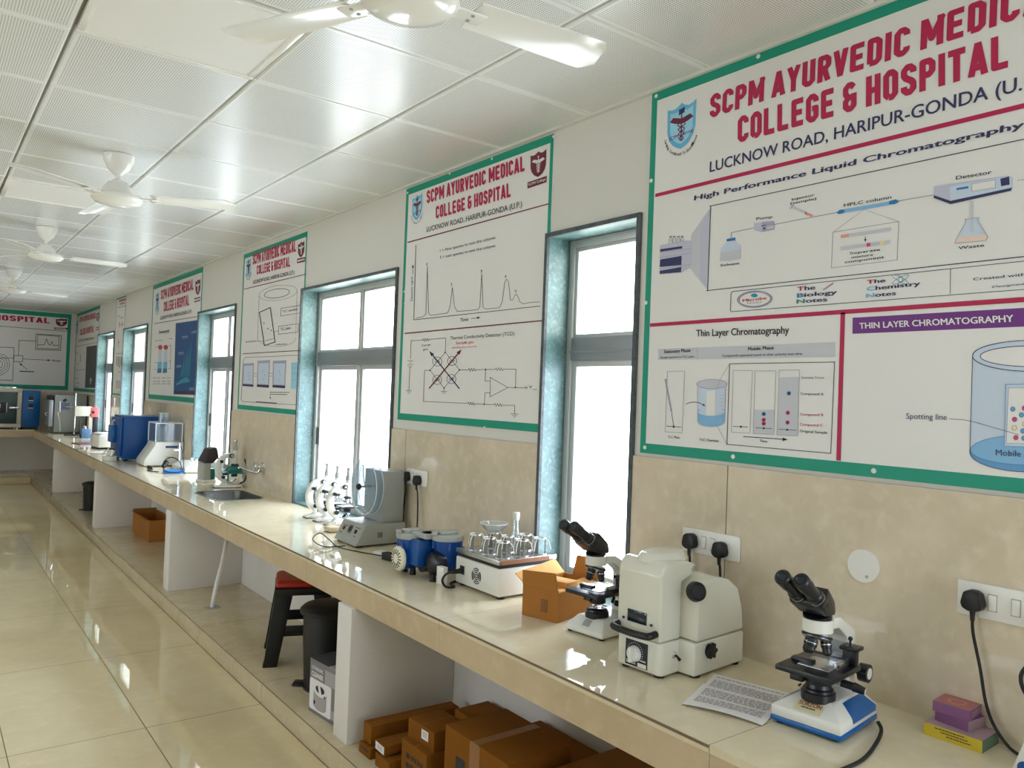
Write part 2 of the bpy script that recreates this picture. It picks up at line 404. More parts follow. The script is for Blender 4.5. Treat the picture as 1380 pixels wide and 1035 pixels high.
# ------------------------------------------------------------------ windows in the right wall
def window(k, a, c, mull):
    w0 = struct(thing('window_%d' % k, '', '')); del w0['label'], w0['category']
    z0 = CT + 0.012; t = 0.018
    b = MB()
    for y0, y1 in ((a, a + t), (c - t, c)): b.box(0.0, WT, y0, y1, CT - .02, WZ, 'granite')
    b.box(0, WT, a + t, c - t, WZ - t, WZ, 'granite'); b.box(0, WT, a + t, c - t, CT - .025, z0, 'granite')
    for y0, y1 in ((a, a + t), (c - t, c)): b.box(-0.014, -0.0003, y0, y1, CT, WZ, 'granite_edge')
    b.box(-0.014, -0.0003, a + t, c - t, WZ - t, WZ, 'granite_edge')
    b.build('jamb', w0, flat=True)
    a += t; c -= t; zt = WZ - t; tz0, tz1 = 1.775, 1.872
    fx0, fx1 = 0.115, 0.165
    b = MB(); fr = 0.035
    b.box(fx0, fx1, a, a + fr, z0, zt, 'alu', .003); b.box(fx0, fx1, c - fr, c, z0, zt, 'alu', .003)
    b.box(fx0, fx1, a + fr, c - fr, zt - fr, zt, 'alu', .003); b.box(fx0, fx1, a + fr, c - fr, z0, z0 + .04, 'alu', .003)
    b.build('window_frame', w0)
    b = MB(); b.box(fx0 - .006, fx1, a + fr, c - fr, tz0, tz1, 'alu_dark', .003); b.box(fx0 - .012, fx0 - .006, a + fr, c - fr, tz0 + .03, tz0 + .04, 'alu_dark')
    b.build('transom', w0)
    cols = [(a + fr, c - fr)]
    if mull:
        mid = (a + c) / 2; cols = [(a + fr, mid - .018), (mid + .018, c - fr)]
        b = MB(); b.box(fx0, fx1, mid - .018, mid + .018, tz1, zt - fr, 'alu', .003); b.box(fx0 - .004, fx1 - .01, mid - .022, mid + .022, z0 + .04, tz0, 'alu', .003); b.build('mullion', w0)
    for i, (y0, y1) in enumerate(cols):
        for lo, hi, pm, nm in ((z0 + .04, tz0, 'pane', 'sash'), (tz1, zt - fr, 'pane_up', 'vent_sash')):
            d = .012 * (i if nm == 'sash' else 0); s = .028 if nm == 'sash' else .016
            b = MB(); X0, X1 = fx0 + .008 + d, fx0 + .03 + d
            b.box(X0, X1, y0, y0 + s, lo, hi, 'alu', .002); b.box(X0, X1, y1 - s, y1, lo, hi, 'alu', .002); b.box(X0, X1, y0 + s, y1 - s, hi - s, hi, 'alu', .002); b.box(X0, X1, y0 + s, y1 - s, lo, lo + s, 'alu', .002)
            so = b.build(nm, w0)
            b = MB(); b.box(X0 + .009, X0 + .013, y0 + s, y1 - s, lo + s, hi - s, pm); b.build('pane', so, flat=True)
            if nm == 'sash' and mull:
                b = MB(); yy = y1 - .014 if i else y0 + .014
                b.box(X0 - .012, X0, yy - .008, yy + .008, 1.22, 1.34, 'black_plastic', .003); b.build('latch', so)
    # daylight enters through the opening
    L = bpy.data.lights.new('sky_portal_%d' % k, 'AREA'); L.shape = 'RECTANGLE'; L.size = c - a; L.size_y = zt - z0; L.cycles.is_portal = True
    o = bpy.data.objects.new('sky_portal_%d' % k, L); COL.objects.link(o); o.location = (WT + .01, (a + c) / 2, (zt + z0) / 2)
    o.rotation_euler = Vector((1, 0, 0)).to_track_quat('Z', 'Y').to_euler()

for k, (a, c) in enumerate(WIN): window(k + 1, a, c, k != 1)
for k, (a, c) in enumerate(LWIN_ADDED):
    w0 = struct(thing('window_%d' % (k + 7), '', '')); del w0['label'], w0['category']
    b = MB()
    for y0, y1 in ((a, a + .05), ((a + c) / 2 - .025, (a + c) / 2 + .025), (c - .05, c)): b.box(XL - .15, XL - .1, y0, y1, LZ0, LZ1, 'alu')
    for z0, z1 in ((LZ0, LZ0 + .05), (LZ1 - .05, LZ1)): b.box(XL - .15, XL - .1, a + .05, c - .05, z0, z1, 'alu')
    fo = b.build('window_frame', w0, flat=True)
    b = MB(); b.box(XL - .128, XL - .123, a + .05, c - .05, LZ0 + .05, LZ1 - .05, 'pane'); b.build('pane', w0, flat=True)
    L = bpy.data.lights.new('sky_portal_%d' % (k + 7), 'AREA'); L.shape = 'RECTANGLE'; L.size = c - a; L.size_y = LZ1 - LZ0; L.cycles.is_portal = True
    o = bpy.data.objects.new('sky_portal_%d' % (k + 7), L); COL.objects.link(o); o.location = (XL - WT - .01, (a + c) / 2, (LZ0 + LZ1) / 2)
    o.rotation_euler = Vector((-1, 0, 0)).to_track_quat('Z', 'Y').to_euler()

# ------------------------------------------------------------------ plinth, partitions, worktops
PARTS = [(-2.28, -2.14), (0.685, 0.82), (3.65, 3.79), (6.585, 6.72), (9.64, 9.77)]
b = MB(); b.box(PLX, 0, YN, YF, 0, PLZ, 'kerb', 0.003); b.box(XL, PLX, 11.72, YF, 0, PLZ, 'kerb', 0.003)
struct(b.build('plinth'))
b = MB()
for z in (.0, PLZ - .004): b.box(PLX - .0015, PLX, YN, 11.72, z, z + .004, 'nosing'); b.box(XL, PLX, 11.7185, 11.72, z, z + .004, 'nosing')
struct(b.build('trim_4', flat=True))
b = MB(); b.box(-0.11, -0.001, YN, YF - .11, PLZ, 0.78, 'white_paint'); b.box(XL, -0.001, YF - .11, YF - .001, PLZ, 0.78, 'white_paint'); struct(b.build('trim_3', flat=True))
for i, (a, c) in enumerate(PARTS):
    b = MB(); b.box(-0.643, -0.11, a, c, PLZ, 0.6835, 'white_paint', 0.004); struct(b.build('partition'))
for x in (-1.6, -3.4, -5.2):
    b = MB(); b.box(x - .06, x + .06, YF - .64, YF - .11, PLZ, 0.6835, 'white_paint', 0.004); struct(b.build('partition'))

def rrect(x0, x1, y0, y1, r, n=6):
    p = []
    for cx, cy, a0 in ((x1 - r, y1 - r, 0), (x0 + r, y1 - r, 90), (x0 + r, y0 + r, 180), (x1 - r, y0 + r, 270)):
        p += [(cx + r * math.cos(R(a0 + 90 * i / n)), cy + r * math.sin(R(a0 + 90 * i / n))) for i in range(n + 1)]
    return p
SK = (-0.455, -0.105, 3.24, 3.80)
hole = rrect(*SK, 0.09)
wt = thing('worktop', 'long glossy cream tiled worktop running under the windows', 'worktop', (0, 0, 0))
b = MB()
outer = [(CF - .006, YN + .001), (-.0005, YN + .001), (-.0005, YF - .001), (CF - .006, YF - .001)]
pts = [Vector((x, y, 0)) for x, y in outer] + [Vector((x, y, 0)) for x, y in hole]
tris = tessellate_polygon([pts[:4], pts[4:]])
for z, flip in ((CT, False), (CT - .02, True)):
    b.add([(p.x, p.y, z) for p in pts], [tuple(t) for t in tris], 'top')
n = len(hole)
b.add([(x, y, CT) for x, y in hole] + [(x, y, CT - .02) for x, y in hole], [[i, (i + 1) % n, n + (i + 1) % n, n + i] for i in range(n)], 'top')
b.add([(CF - .006, YN + .001, CT - .02), (CF - .006, YF, CT - .02), (CF - .006, YF, CT), (CF - .006, YN + .001, CT)], [(0, 1, 2, 3)], 'top')
b.build('top_slab', wt, flat=True)
b = MB(); b.box(CF - .008, CF - .005, -1.178, YF - .63, CT - .008, CT - .001, 'nosing'); b.build('nosing_strip', wt, flat=True)
b = MB(); b.box(CF - .004, CF + .02, YN + .001, YF - .62, 0.684, CT - .02, 'panel'); b.build('fascia_panel', wt, flat=True)
wt2 = thing('worktop', 'cream tiled worktop along the far wall under the oven', 'worktop')
b = MB(); b.box(XL, CF - .0085, YF - .68, YF - .001, CT - .02, CT, 'top'); b.build('top_slab', wt2, flat=True)
b = MB(); b.box(XL, CF - .0085, YF - .676, YF - .655, 0.684, CT - .02, 'panel'); b.build('fascia_panel', wt2, flat=True)

# ------------------------------------------------------------------ ceiling lamps and fans
for i, (x, y) in enumerate(LEDS):
    t = thing('ceiling_light', ('square white panel lamp in the ceiling right beside the nearest fan', 'square white panel lamp in the ceiling behind the second fan')[i], 'ceiling light', (x + .3, y + .3, CEIL), 0, 'panel lamps in the ceiling')
    b = MB()
    for q in ((-.294, .294, -.294, -.27), (-.294, .294, .27, .294), (-.294, -.27, -.27, .27), (.27, .294, -.27, .27)): b.box(q[0], q[1], q[2], q[3], -.006, .015, 'fan', .002)
    b.build('frame', t)
    b = MB(); b.box(-.27, .27, -.27, .27, -.001, .012, 'lamp'); b.build('diffuser', t)

def make_fan():
    t = thing('ceiling_fan', '', 'ceiling fan', (0, 0, CEIL), 0, 'white three-bladed ceiling fans')
    b = MB(); b.lathe([(0.001, 0), (.075, -.002), (.072, -.03), (.05, -.075), (.022, -.1), (.016, -.105)], 'fan'); b.build('canopy', t)
    b = MB(); b.cyl((0, 0, -.1), (0, 0, -.13), .013, 'fan', n=14); b.build('rod', t)
    b = MB(); b.lathe([(.016, -.125), (.045, -.14), (.068, -.17), (.075, -.195), (.075, -.2)], 'fan'); b.build('upper_cover', t)
    b = MB(); b.lathe([(.075, -.2), (.112, -.205), (.12, -.215), (.12, -.228), (.105, -.245), (.06, -.258), (0.001, -.262)], 'fan', n=36); b.lathe([(.076, -.199), (.08, -.201), (.076, -.204)], 'black_plastic'); b.build('motor_body', t)
    for k in range(3):
        a = R(120 * k); ca, sa = math.cos(a), math.sin(a)
        b = MB(); b.X = Matrix.Rotation(a, 4, 'Z')
        b.box(.1, .2, -.028, .028, -.222, -.217, 'fan', .002)
        for y in (-.014, .014): b.cyl((.165, y, -.224), (.165, y, -.214), .005, 'alu_dark', n=10)
        arm = b
        # cambered, pitched blade with a rounded tip
        vs = []; N = 14; Wn = 6
        for i in range(N + 1):
            s_ = i / N; x = .17 + .4 * s_
            wd = .055 + .018 * s_
            if s_ > .9: wd *= math.sqrt(max(0.02, 1 - ((s_ - .9) / .1) ** 2 * .8))
            for j in range(Wn + 1):
                q = j / Wn * 2 - 1
                vs.append((x + (.012 * (q + 1) if s_ > .5 else 0) * (s_ - .5), q * wd, -.215 + q * wd * -.13 + .006 * (1 - q * q)))
        k0 = len(vs); vs += [(p[0], p[1], p[2] + .003) for p in vs]
        fs = []
        for i in range(N):
            for j in range(Wn):
                p = i * (Wn + 1) + j; q4 = [p, p + 1, p + Wn + 2, p + Wn + 1]
                fs.append(q4); fs.append([k0 + x for x in q4[::-1]])
        ed = [j for j in range(Wn + 1)] + [i * (Wn + 1) + Wn for i in range(1, N + 1)] + [N * (Wn + 1) + j for j in range(Wn - 1, -1, -1)] + [i * (Wn + 1) for i in range(N - 1, 0, -1)]
        for i in range(len(ed)): p, q = ed[i], ed[(i + 1) % len(ed)]; fs.append([p, q, k0 + q, k0 + p])
        b.add(vs, fs, 'fan')
        b.build('blade', t, angle=50)
    return t
fan0 = make_fan()
FANS = [((-1.25, -0.72), -5, 'nearest white ceiling fan, its blades cut by the top edge of the photo'), ((-1.37, 2.06), -27, 'second white ceiling fan from the viewer, whole above the lab floor'),
        ((-1.405, 4.56), 3, 'third white ceiling fan from the viewer, below a dark ceiling shadow'), ((-1.37, 7.5), 20, 'farthest white ceiling fan, small at the left edge of the photo')]
for i, ((x, y), a, l) in enumerate(FANS):
    if i == 0: fan0.location = (x, y, CEIL); fan0.rotation_euler = (0, 0, R(a)); fan0['label'] = l
    else: dup(fan0, (x, y, CEIL), R(a), l)
# ================================================================== printed wall boards
def pm(name, rgb): return mat('print_' + name, rgb, 0.5, var=0.015, scale=8)
K = {'white': mat('white_vinyl_board', (234, 232, 230), 0.42, var=0.02, scale=3), 'green': pm('green', (0, 150, 124)), 'crimson': pm('crimson', (184, 14, 74)), 'maroon': pm('maroon', (112, 26, 52)), 'ink': M['ink'],
     'navy': pm('navy', (44, 46, 92)), 'grey': pm('grey', (160, 160, 166)), 'pale': pm('pale', (202, 203, 212)), 'lav': pm('lavender', (196, 196, 216)), 'lav2': pm('deep_lavender', (168, 168, 196)),
     'sky': pm('sky', (104, 186, 226)), 'sky2': pm('pale_sky', (160, 214, 238)), 'blue': pm('blue', (26, 122, 176)), 'water': pm('water', (132, 184, 226)), 'water2': pm('deep_water', (98, 156, 208)), 'ice': pm('ice', (202, 216, 234)),
     'purple': pm('purple', (112, 40, 132)), 'pink': pm('pink', (206, 60, 120)), 'red': pm('red', (196, 40, 60)), 'peach': pm('peach', (236, 212, 204)), 'rose': pm('rose', (232, 160, 156)), 'yellow': pm('yellow', (238, 222, 160)),
     'ocean': pm('ocean', (0, 74, 134)), 'aurora': pm('aurora', (30, 150, 170)), 'coal': pm('charcoal', (56, 58, 64)), 'tan': pm('tan', (196, 178, 140)), 'tgreen': pm('leaf', (40, 140, 110)), 'board': None}
GLY = {}


def glyphs(s, bold):
    key = (s, bold)
    if key in GLY: return GLY[key]
    c = bpy.data.curves.new('t', 'FONT'); c.body = s; c.resolution_u = 3
    o = bpy.data.objects.new('t', c)
    me = bpy.data.meshes.new_from_object(o)
    vs = [(v.co.x, v.co.y, 0) for v in me.vertices]; fs = [list(p.vertices) for p in me.polygons]
    bpy.data.objects.remove(o); bpy.data.curves.remove(c); bpy.data.meshes.remove(me)
    if bold:      # heavier strokes: the outline laid down again a little to each side
        n = len(vs); base = list(vs); f0 = list(fs)
        for lv, (dx, dy) in enumerate(((bold, 0), (-bold, 0), (0, bold * .6), (0, -bold * .6), (bold * .5, bold * .3), (-bold * .5, -bold * .3))):
            k = len(vs); vs += [(x + dx, y + dy, lv + 1) for x, y, _ in base]; fs += [[k + i for i in f] for f in f0]
    GLY[key] = (vs, fs); return GLY[key]


def block_letters(word):
    """heavy condensed capitals: thick even strokes with cut corners, drawn in a box one unit high"""
    key = (word, 'block')
    if key in GLY: return GLY[key]
    T, Wd = .2, .5; a = T / 2; l, r_, bt, tp, md = a, Wd - a, a, 1 - a, .5; c = .1
    O = [(l + c, bt), (r_ - c, bt), (r_, bt + c), (r_, tp - c), (r_ - c, tp), (l + c, tp), (l, tp - c), (l, bt + c), (l + c, bt)]
    S_ = {'S': [[(r_, tp - .2), (r_, tp - c), (r_ - c, tp), (l + c, tp), (l, tp - c), (l, md + .15), (l + .06, md + .06), (r_ - .06, md - .06), (r_, md - .15), (r_, bt + c), (r_ - c, bt), (l + c, bt), (l, bt + c), (l, bt + .2)]],
          'C': [[(r_, tp - .2), (r_, tp - c), (r_ - c, tp), (l + c, tp), (l, tp - c), (l, bt + c), (l + c, bt), (r_ - c, bt), (r_, bt + c), (r_, bt + .2)]],
          'P': [[(l, 0), (l, tp), (r_ - c, tp), (r_, tp - c), (r_, md - .02 + c), (r_ - c, md - .02), (l, md - .02)]], 'R': [[(l, 0), (l, tp), (r_ - c, tp), (r_, tp - c), (r_, md + c), (r_ - c, md), (l, md)], [(l + .14, md), (r_, 0)]],
          'M': [[(l, 0), (l, 1)], [(l + .02, .97), (.34, .3), (.66 - .02, .97)], [(.68 - a + .0, 0), (.68 - a, 1)]], 'A': [[(a * .8, 0), (Wd / 2 + .02, .97), (Wd + .04 - a * .8, 0)], [(.14, .26), (Wd - .1, .26)]],
          'Y': [[(a * .7, 1), (Wd / 2, .48), (Wd - a * .7, 1)], [(Wd / 2, 0), (Wd / 2, .5)]], 'U': [[(l, 1), (l, bt + c), (l + c, bt), (r_ - c, bt), (r_, bt + c), (r_, 1)]], 'V': [[(a * .8, 1), (Wd / 2, .03), (Wd - a * .8, 1)]],
          'E': [[(Wd - .02, tp), (l, tp), (l, bt), (Wd - .02, bt)], [(l, md), (Wd - .07, md)]], 'D': [[(l, bt), (l, tp), (r_ - c, tp), (r_, tp - c), (r_, bt + c), (r_ - c, bt), (l, bt)]], 'I': [[(a, 0), (a, 1)]], 'L': [[(l, 1), (l, bt), (Wd - .04, bt)]], 'O': [O],
          'H': [[(l, 0), (l, 1)], [(r_, 0), (r_, 1)], [(l, md), (r_, md)]], 'T': [[(0, tp), (Wd, tp)], [(Wd / 2, 0), (Wd / 2, tp)]], 'G': [[(r_, tp - .2), (r_, tp - c), (r_ - c, tp), (l + c, tp), (l, tp - c), (l, bt + c), (l + c, bt), (r_ - c, bt), (r_, bt + c), (r_, md - .02), (Wd / 2, md - .02)]],
          '&': [[(Wd - .04, md - .02), (l + c, md - .02), (l, md + .12), (l, tp - c), (l + c, tp), (r_ - c, tp), (r_, tp - c)], [(l + c, md - .02), (l, md - .14), (l, bt + c), (l + c, bt), (r_ - c, bt), (r_, bt + c), (r_, md + .1)]]}
    vs, fs, x = [], [], 0.0
    for ch in word:
        lv = 0
        if ch == ' ': x += .24; continue
        for st in S_[ch]:
            for p_, q_ in zip(st[:-1], st[1:]):
                dx, dy = q_[0] - p_[0], q_[1] - p_[1]; L_ = math.hypot(dx, dy); nx_, ny_ = -dy / L_ * a, dx / L_ * a; k = len(vs); lv += 1
                vs += [(x + p_[0] + nx_, p_[1] + ny_, lv), (x + q_[0] + nx_, q_[1] + ny_, lv), (x + q_[0] - nx_, q_[1] - ny_, lv), (x + p_[0] - nx_, p_[1] - ny_, lv)]; fs.append([k, k + 1, k + 2, k + 3])
            for p_ in st[1:-1]:
                k = len(vs); lv += 1; vs += [(x + p_[0] + a * math.cos(R(22.5 * i)), p_[1] + a * math.sin(R(22.5 * i)), lv) for i in range(16)]; fs.append(list(range(k, k + 16)))
        x += {'M': .68, 'I': T, 'A': .54}.get(ch, Wd) + .09
    vs = [(vx, min(1, max(0, vy)), lv) for vx, vy, lv in vs]
    GLY[key] = (vs, fs); return GLY[key]


def span(s, bold):
    if bold == 'block': xs = [q[0] for q in block_letters(s)[0]]; return min(xs), max(xs)
    v, _ = glyphs(s, bold); xs = [p[0] for p in v]; return min(xs), max(xs)


class Print:
    """drawing on a flat board that hangs on a wall; every mark is a thin layer of ink at its own spot on that board"""
    def __init__(s, axis, val, step): s.axis = axis; s.val = val; s.step = step; s.parts = {}
    def pt(s, p, layer=1):
        d = s.val + s.step * layer
        if len(p) == 3: q = Vector((0, 0, p[2])); q[1 - s.axis] = p[1]; q[s.axis] = d; return q
        return on(s.axis, d, p[0], p[1])
    def mb(s, part): return s.parts.setdefault(part, MB())
    def poly(s, part, pts, m, layer=1):
        P = [s.pt(p, layer) for p in pts]; k = len(P)
        q = [Vector((p[1 - s.axis], p[2], 0)) for p in P]
        tr = tessellate_polygon([q]) if k > 4 else [tuple(range(k))]
        s.mb(part).add(P, [list(t) for t in tr], K[m])
    def line(s, part, pts, wpx, m='ink', layer=2, closed=False):
        pts = list(pts) + ([pts[0]] if closed else [])
        for a, b in zip(pts[:-1], pts[1:]):
            dx, dy = b[0] - a[0], b[1] - a[1]; L = math.hypot(dx, dy)
            if L < 1e-6: continue
            nx_, ny_ = -dy / L * wpx / 2, dx / L * wpx / 2; ex, ey = dx / L * wpx * .3, dy / L * wpx * .3
            s.poly(part, [(a[0] - ex + nx_, a[1] - ey + ny_), (b[0] + ex + nx_, b[1] + ey + ny_), (b[0] + ex - nx_, b[1] + ey - ny_), (a[0] - ex - nx_, a[1] - ey - ny_)], m, layer)
    def arrow(s, part, pts, wpx, m='ink', layer=2, h=4):
        s.line(part, pts, wpx, m, layer)
        a, b = pts[-2], pts[-1]; dx, dy = b[0] - a[0], b[1] - a[1]; L = math.hypot(dx, dy); dx /= L; dy /= L
        s.poly(part, [(b[0] + dx * h * .4, b[1] + dy * h * .4), (b[0] - dx * h - dy * h * .5, b[1] - dy * h + dx * h * .5), (b[0] - dx * h + dy * h * .5, b[1] - dy * h - dx * h * .5)], m, layer)
    def ell(s, c, rx, ry, a0=0, a1=360, n=28, tilt=0):
        return [(c[0] + rx * math.cos(R(a0 + (a1 - a0) * i / n)), c[1] + ry * math.sin(R(a0 + (a1 - a0) * i / n)) + tilt * rx * math.cos(R(a0 + (a1 - a0) * i / n))) for i in range(n + 1)]
    def disc(s, part, c, rx, ry, m, layer=2, n=20): s.poly(part, s.ell(c, rx, ry, n=n)[:-1], m, layer)
    def text(s, part, st, A, B, C, m='ink', bold=0.0, prefix=None, first=None, layer=3, ital=0):
        vs, fs = block_letters(st) if bold == 'block' else glyphs(st, bold); x0, _ = span(st, bold); _, x1 = span(prefix or st, bold)
        cap = 1.0 if bold == 'block' else max(p[1] for p in glyphs('H', bold)[0])
        a, b, c = s.pt(A, layer), s.pt(B, layer), s.pt(C, layer); e = (b - a) / (x1 - x0); up = (c - a) / cap
        nv = Vector((0, 0, 0)); nv[s.axis] = s.step * .022
        s.mb(part).add([a + e * (x - x0 + ital * y) + up * y + nv * lv for x, y, lv in vs], fs, K[m])
        if first:
            v2, f2 = glyphs(st[0], bold); q = s.step * .5
            n = Vector((0, 0, 0)); n[s.axis] = q
            s.mb(part).add([a + n + e * (x - x0) + up * y + nv * lv for x, y, lv in v2], f2, K[first])
    def bars(s, part, A, B, h, m='ink', n=5, layer=3):
        """a line of print too small to read"""
        for i in range(n):
            t0 = i / n; t1 = (i + .78) / n
            s.line(part, [(A[0] + (B[0] - A[0]) * t0, A[1] + (B[1] - A[1]) * t0), (A[0] + (B[0] - A[0]) * t1, A[1] + (B[1] - A[1]) * t1)], h, m, layer)
    def zig(s, part, A, B, h, wpx, n=6):
        P = [A]
        for i in range(n):
            t = (i + .5) / n; P.append((A[0] + (B[0] - A[0]) * t, A[1] + (B[1] - A[1]) * t + (h if i % 2 else -h)))
        s.line(part, P + [B], wpx)
    def build(s, root):
        for k, b in s.parts.items(): b.build(k, root, flat=True)


def quad(TL, TR, BL, BR):
    return lambda a, b: ((TL[0] * (1 - a) + TR[0] * a) * (1 - b) + (BL[0] * (1 - a) + BR[0] * a) * b, (TL[1] * (1 - a) + TR[1] * a) * (1 - b) + (BL[1] * (1 - a) + BR[1] * a) * b)


SHIELD = [(0, .08), (.14, .11), (.28, .1), (.4, .05), (.5, 0), (.6, .06), (.75, .09), (.9, .05), (1, 0), (1, .56), (.93, .74), (.8, .87), (.65, .95), (.5, 1), (.35, .96), (.2, .89), (.07, .77), (0, .6)]


def caduceus(p, part, f, m, wpx, full=True):
    p.line(part, [f(.5, .22), f(.5, .8)], wpx, m, 4)
    p.disc(part, f(.5, .2), wpx * 1.1, wpx * 1.1, m, 4)
    p.poly(part, [f(.5, .34), f(.2, .28), f(.08, .36), f(.26, .42), f(.5, .46), f(.74, .42), f(.92, .36), f(.8, .28)], m, 4)
    if full:
        for sg in (-1, 1): p.line(part, [f(.5 + sg * .15 * (1 - .5 * i / 14) * math.sin(i * PI / 3.5), .42 + .4 * i / 14) for i in range(15)], wpx * .75, m, 5)


def crest(p, TL, TR, BL, BR, wpx, words=True):
    f = quad(TL, TR, BL, BR)
    p.poly('blue_crest', [f(*q) for q in SHIELD], 'sky', 2)
    p.poly('blue_crest', [f(.5 + (a - .5) * .8, .5 + (b - .5) * .78) for a, b in SHIELD], 'sky2', 3)
    caduceus(p, 'blue_crest', f, 'maroon', wpx)
    p.poly('blue_crest', [f(.4, .14), f(.6, .1), f(.6, .22), f(.4, .26)], 'navy', 5)
    if words:
        p.text('blue_crest', 'SCPM', f(.06, .77), f(.4, .74), f(.06, .69), 'purple', .02); p.text('blue_crest', 'Group', f(.56, .72), f(.94, .68), f(.56, .64), 'purple', .02)
        st = 'Caring Committed To Excellence'; n = len(st)
        for i, ch in enumerate(st):
            if ch == ' ': continue
            a0 = R(168 - 150 * i / n); a1 = R(168 - 150 * (i + .8) / n)
            P = lambda a, r: f(.5 + r * .62 * math.cos(a), .62 + r * .52 * math.sin(a))
            p.text('blue_crest', ch, P(a0, 1.0), P(a1, 1.0), P(a0, .87), 'ink', .01)
    else:
        p.line('blue_crest', [f(.5 + .56 * math.cos(R(a)), .62 + .5 * math.sin(R(a))) for a in range(20, 165, 12)], wpx * .8, 'ink', 3)


def college(p, TL, TR, BL, BR, lab, wpx, txt=None):
    f = quad(TL, TR, BL, BR)
    p.poly('maroon_shield', [f(*q) for q in SHIELD], 'maroon', 2); caduceus(p, 'maroon_shield', f, 'white', wpx)
    p.poly('maroon_shield', lab, 'maroon', 2)
    if txt: p.text('maroon_shield', 'SCPM College', *txt, 'white', .01)
    else:
        a, b, c, d = lab; p.bars('maroon_shield', ((a[0] * .9 + b[0] * .1), (a[1] * .9 + b[1] * .1 + d[1]) / 2), ((a[0] * .1 + b[0] * .9), (a[1] * .1 + b[1] * .9 + c[1]) / 2), max(.6, (d[1] - a[1]) * .35), 'white', 6)


def board(label, axis, wall, a0, a1, z0, z1, bt, notch=None, sgn=-1, bord='border'):
    """a0 < a1 along the wall; notch = (position, height): below that height the board stops short at the window trim"""
    t = thing('chart_board', label, 'wall chart', (0, 0, 0), 0, 'printed college charts on the walls')
    d0, d1 = sorted((wall + sgn * 0.0005, wall + sgn * 0.006))
    poly = [(a0, z0), (a1, z0), (a1, z1), (a0, z1)] if not notch else [(notch[0], z0), (a1, z0), (a1, z1), (a0, z1), (a0, notch[1]), (notch[0], notch[1])]
    b = MB(); b.prism(poly, axis, d0, d1, K['white']); b.build('panel', t, flat=True)
    e0, e1 = sorted((wall + sgn * 0.0062, wall + sgn * 0.0066)); b = MB()
    def bx(p0, p1, q0, q1):
        if axis == 0: b.box(e0, e1, p0, p1, q0, q1, K['green'])
        else: b.box(p0, p1, e0, e1, q0, q1, K['green'])
    bx(a0, a1, z1 - bt, z1); bx(notch[0] if notch else a0, a1, z0, z0 + bt); bx(a1 - bt * .75, a1, z0 + bt, z1 - bt); bx(a0, a0 + bt * .6, notch[1] if notch else z0 + bt, z1 - bt)
    b.build(bord, t, flat=True)
    return t, Print(axis, wall + sgn * 0.0064, sgn * 0.00035)


def sc(x0, y0, k): return lambda x, y: (x0 + x / k, y0 + y / k)


def heads(p, l1, l2, ad, bold=(.03, .03)):
    p.text('title_lettering', 'SCPM AYURVEDIC MEDICAL', *l1[:3], 'crimson', 'block', *l1[3:])
    p.text('title_lettering', 'COLLEGE & HOSPITAL', *l2[:3], 'crimson', 'block', *l2[3:])
    p.text('address_lettering', 'LUCKNOW ROAD, HARIPUR-GONDA (U.P.)', *ad[:3], 'navy' if len(ad) > 3 else 'ink', bold[1] * .3, *ad[3:])


# ---------------------------------------------------------------- chart 1, the big one by the viewpoint
t1, p = board('biggest chart, nearest the viewer, headed High Performance Liquid Chromatography', 0, 0, -1.99, -0.338, 1.418, 2.758, 0.036)
a = sc(860, 0, 2.352); g = sc(880, 120, 5.177); k1 = sc(1140, 0, 5.175); d = sc(880, 220, 4.704); e = sc(1100, 200, 4.314); h = sc(860, 380, 2.654); k = sc(870, 470, 4.929); m = sc(1130, 400, 3.832)
heads(p, (g(395, 205), k1(1050, 180), g(402, 42), 'SCPM AYURVEDIC MEDI'), (g(590, 378), k1(1130, 470), g(592, 196)), (g(395, 580), k1(992, 690), g(397, 508), 'LUCKNOW ROAD, HARIPUR-GONDA'), (.045, .045))
crest(p, g(103, 125), g(302, 66), g(98, 440), g(290, 395), 1.6)
def wz(q): return on(0, 0, *q)
def hline(part, q, y1, tk, mt='crimson', lay=2):
    y0, z = wz(q)[1], wz(q)[2]; p.poly(part, [('w', y0, z - tk), ('w', y0, z + tk), ('w', y1, z + tk), ('w', y1, z - tk)], mt, lay)
hline('red_rules', g(25, 745), -1.965, .0065); hline('red_rules', h(47, 155), -1.965, .0065)
y_, z_ = wz(h(737, 110))[1:]; p.poly('red_rules', [('w', y_ - .007, z_), ('w', y_ + .007, z_), ('w', y_ + .007, 1.456), ('w', y_ - .007, 1.456)], 'crimson', 2)
D = 'liquid_diagram'
p.text(D, 'High Performance Liquid Chromatography', g(285, 778), (1380.5, 171.5), g(288, 744), 'navy', .03)
hline(D, a(230, 655), -1.93, .0012, 'ink'); hline(D, a(220, 922), -1.93, .0012, 'ink'); p.line(D, [a(230, 655), a(220, 922)], .9)
p.poly(D, [a(228, 660), a(219, 918), a(165, 850), a(168, 745)], 'pale', 1); p.poly(D, [a(228, 660), a(219, 918), a(195, 885), a(198, 702)], 'lav', 2)
p.poly(D, [d(45, 520), d(190, 490), d(245, 490), d(240, 660), d(178, 695), d(42, 705)], 'lav', 3)
for q in ([(45, 545), (185, 525), (185, 540), (45, 562)], [(45, 610), (182, 587), (180, 645), (42, 658)], [(42, 682), (180, 657), (178, 690), (42, 702)]): p.poly(D, [d(*z) for z in q], 'navy', 4)
for q in ([(48, 565), (240, 540)], [(42, 598), (240, 570)], [(42, 668), (238, 642)]): p.line(D, [d(*z) for z in q], .8, 'lav2', 4)
for x in (112, 135, 162, 185): p.line(D, [d(x - 10, 512), d(x - 8, 480), d(x - 3, 468), d(x + 3, 468), d(x + 8, 478), d(x + 10, 505)], .6, 'grey', 3); p.line(D, [d(x - 6, 465), d(x + 6, 463)], 1, 'ink', 4)
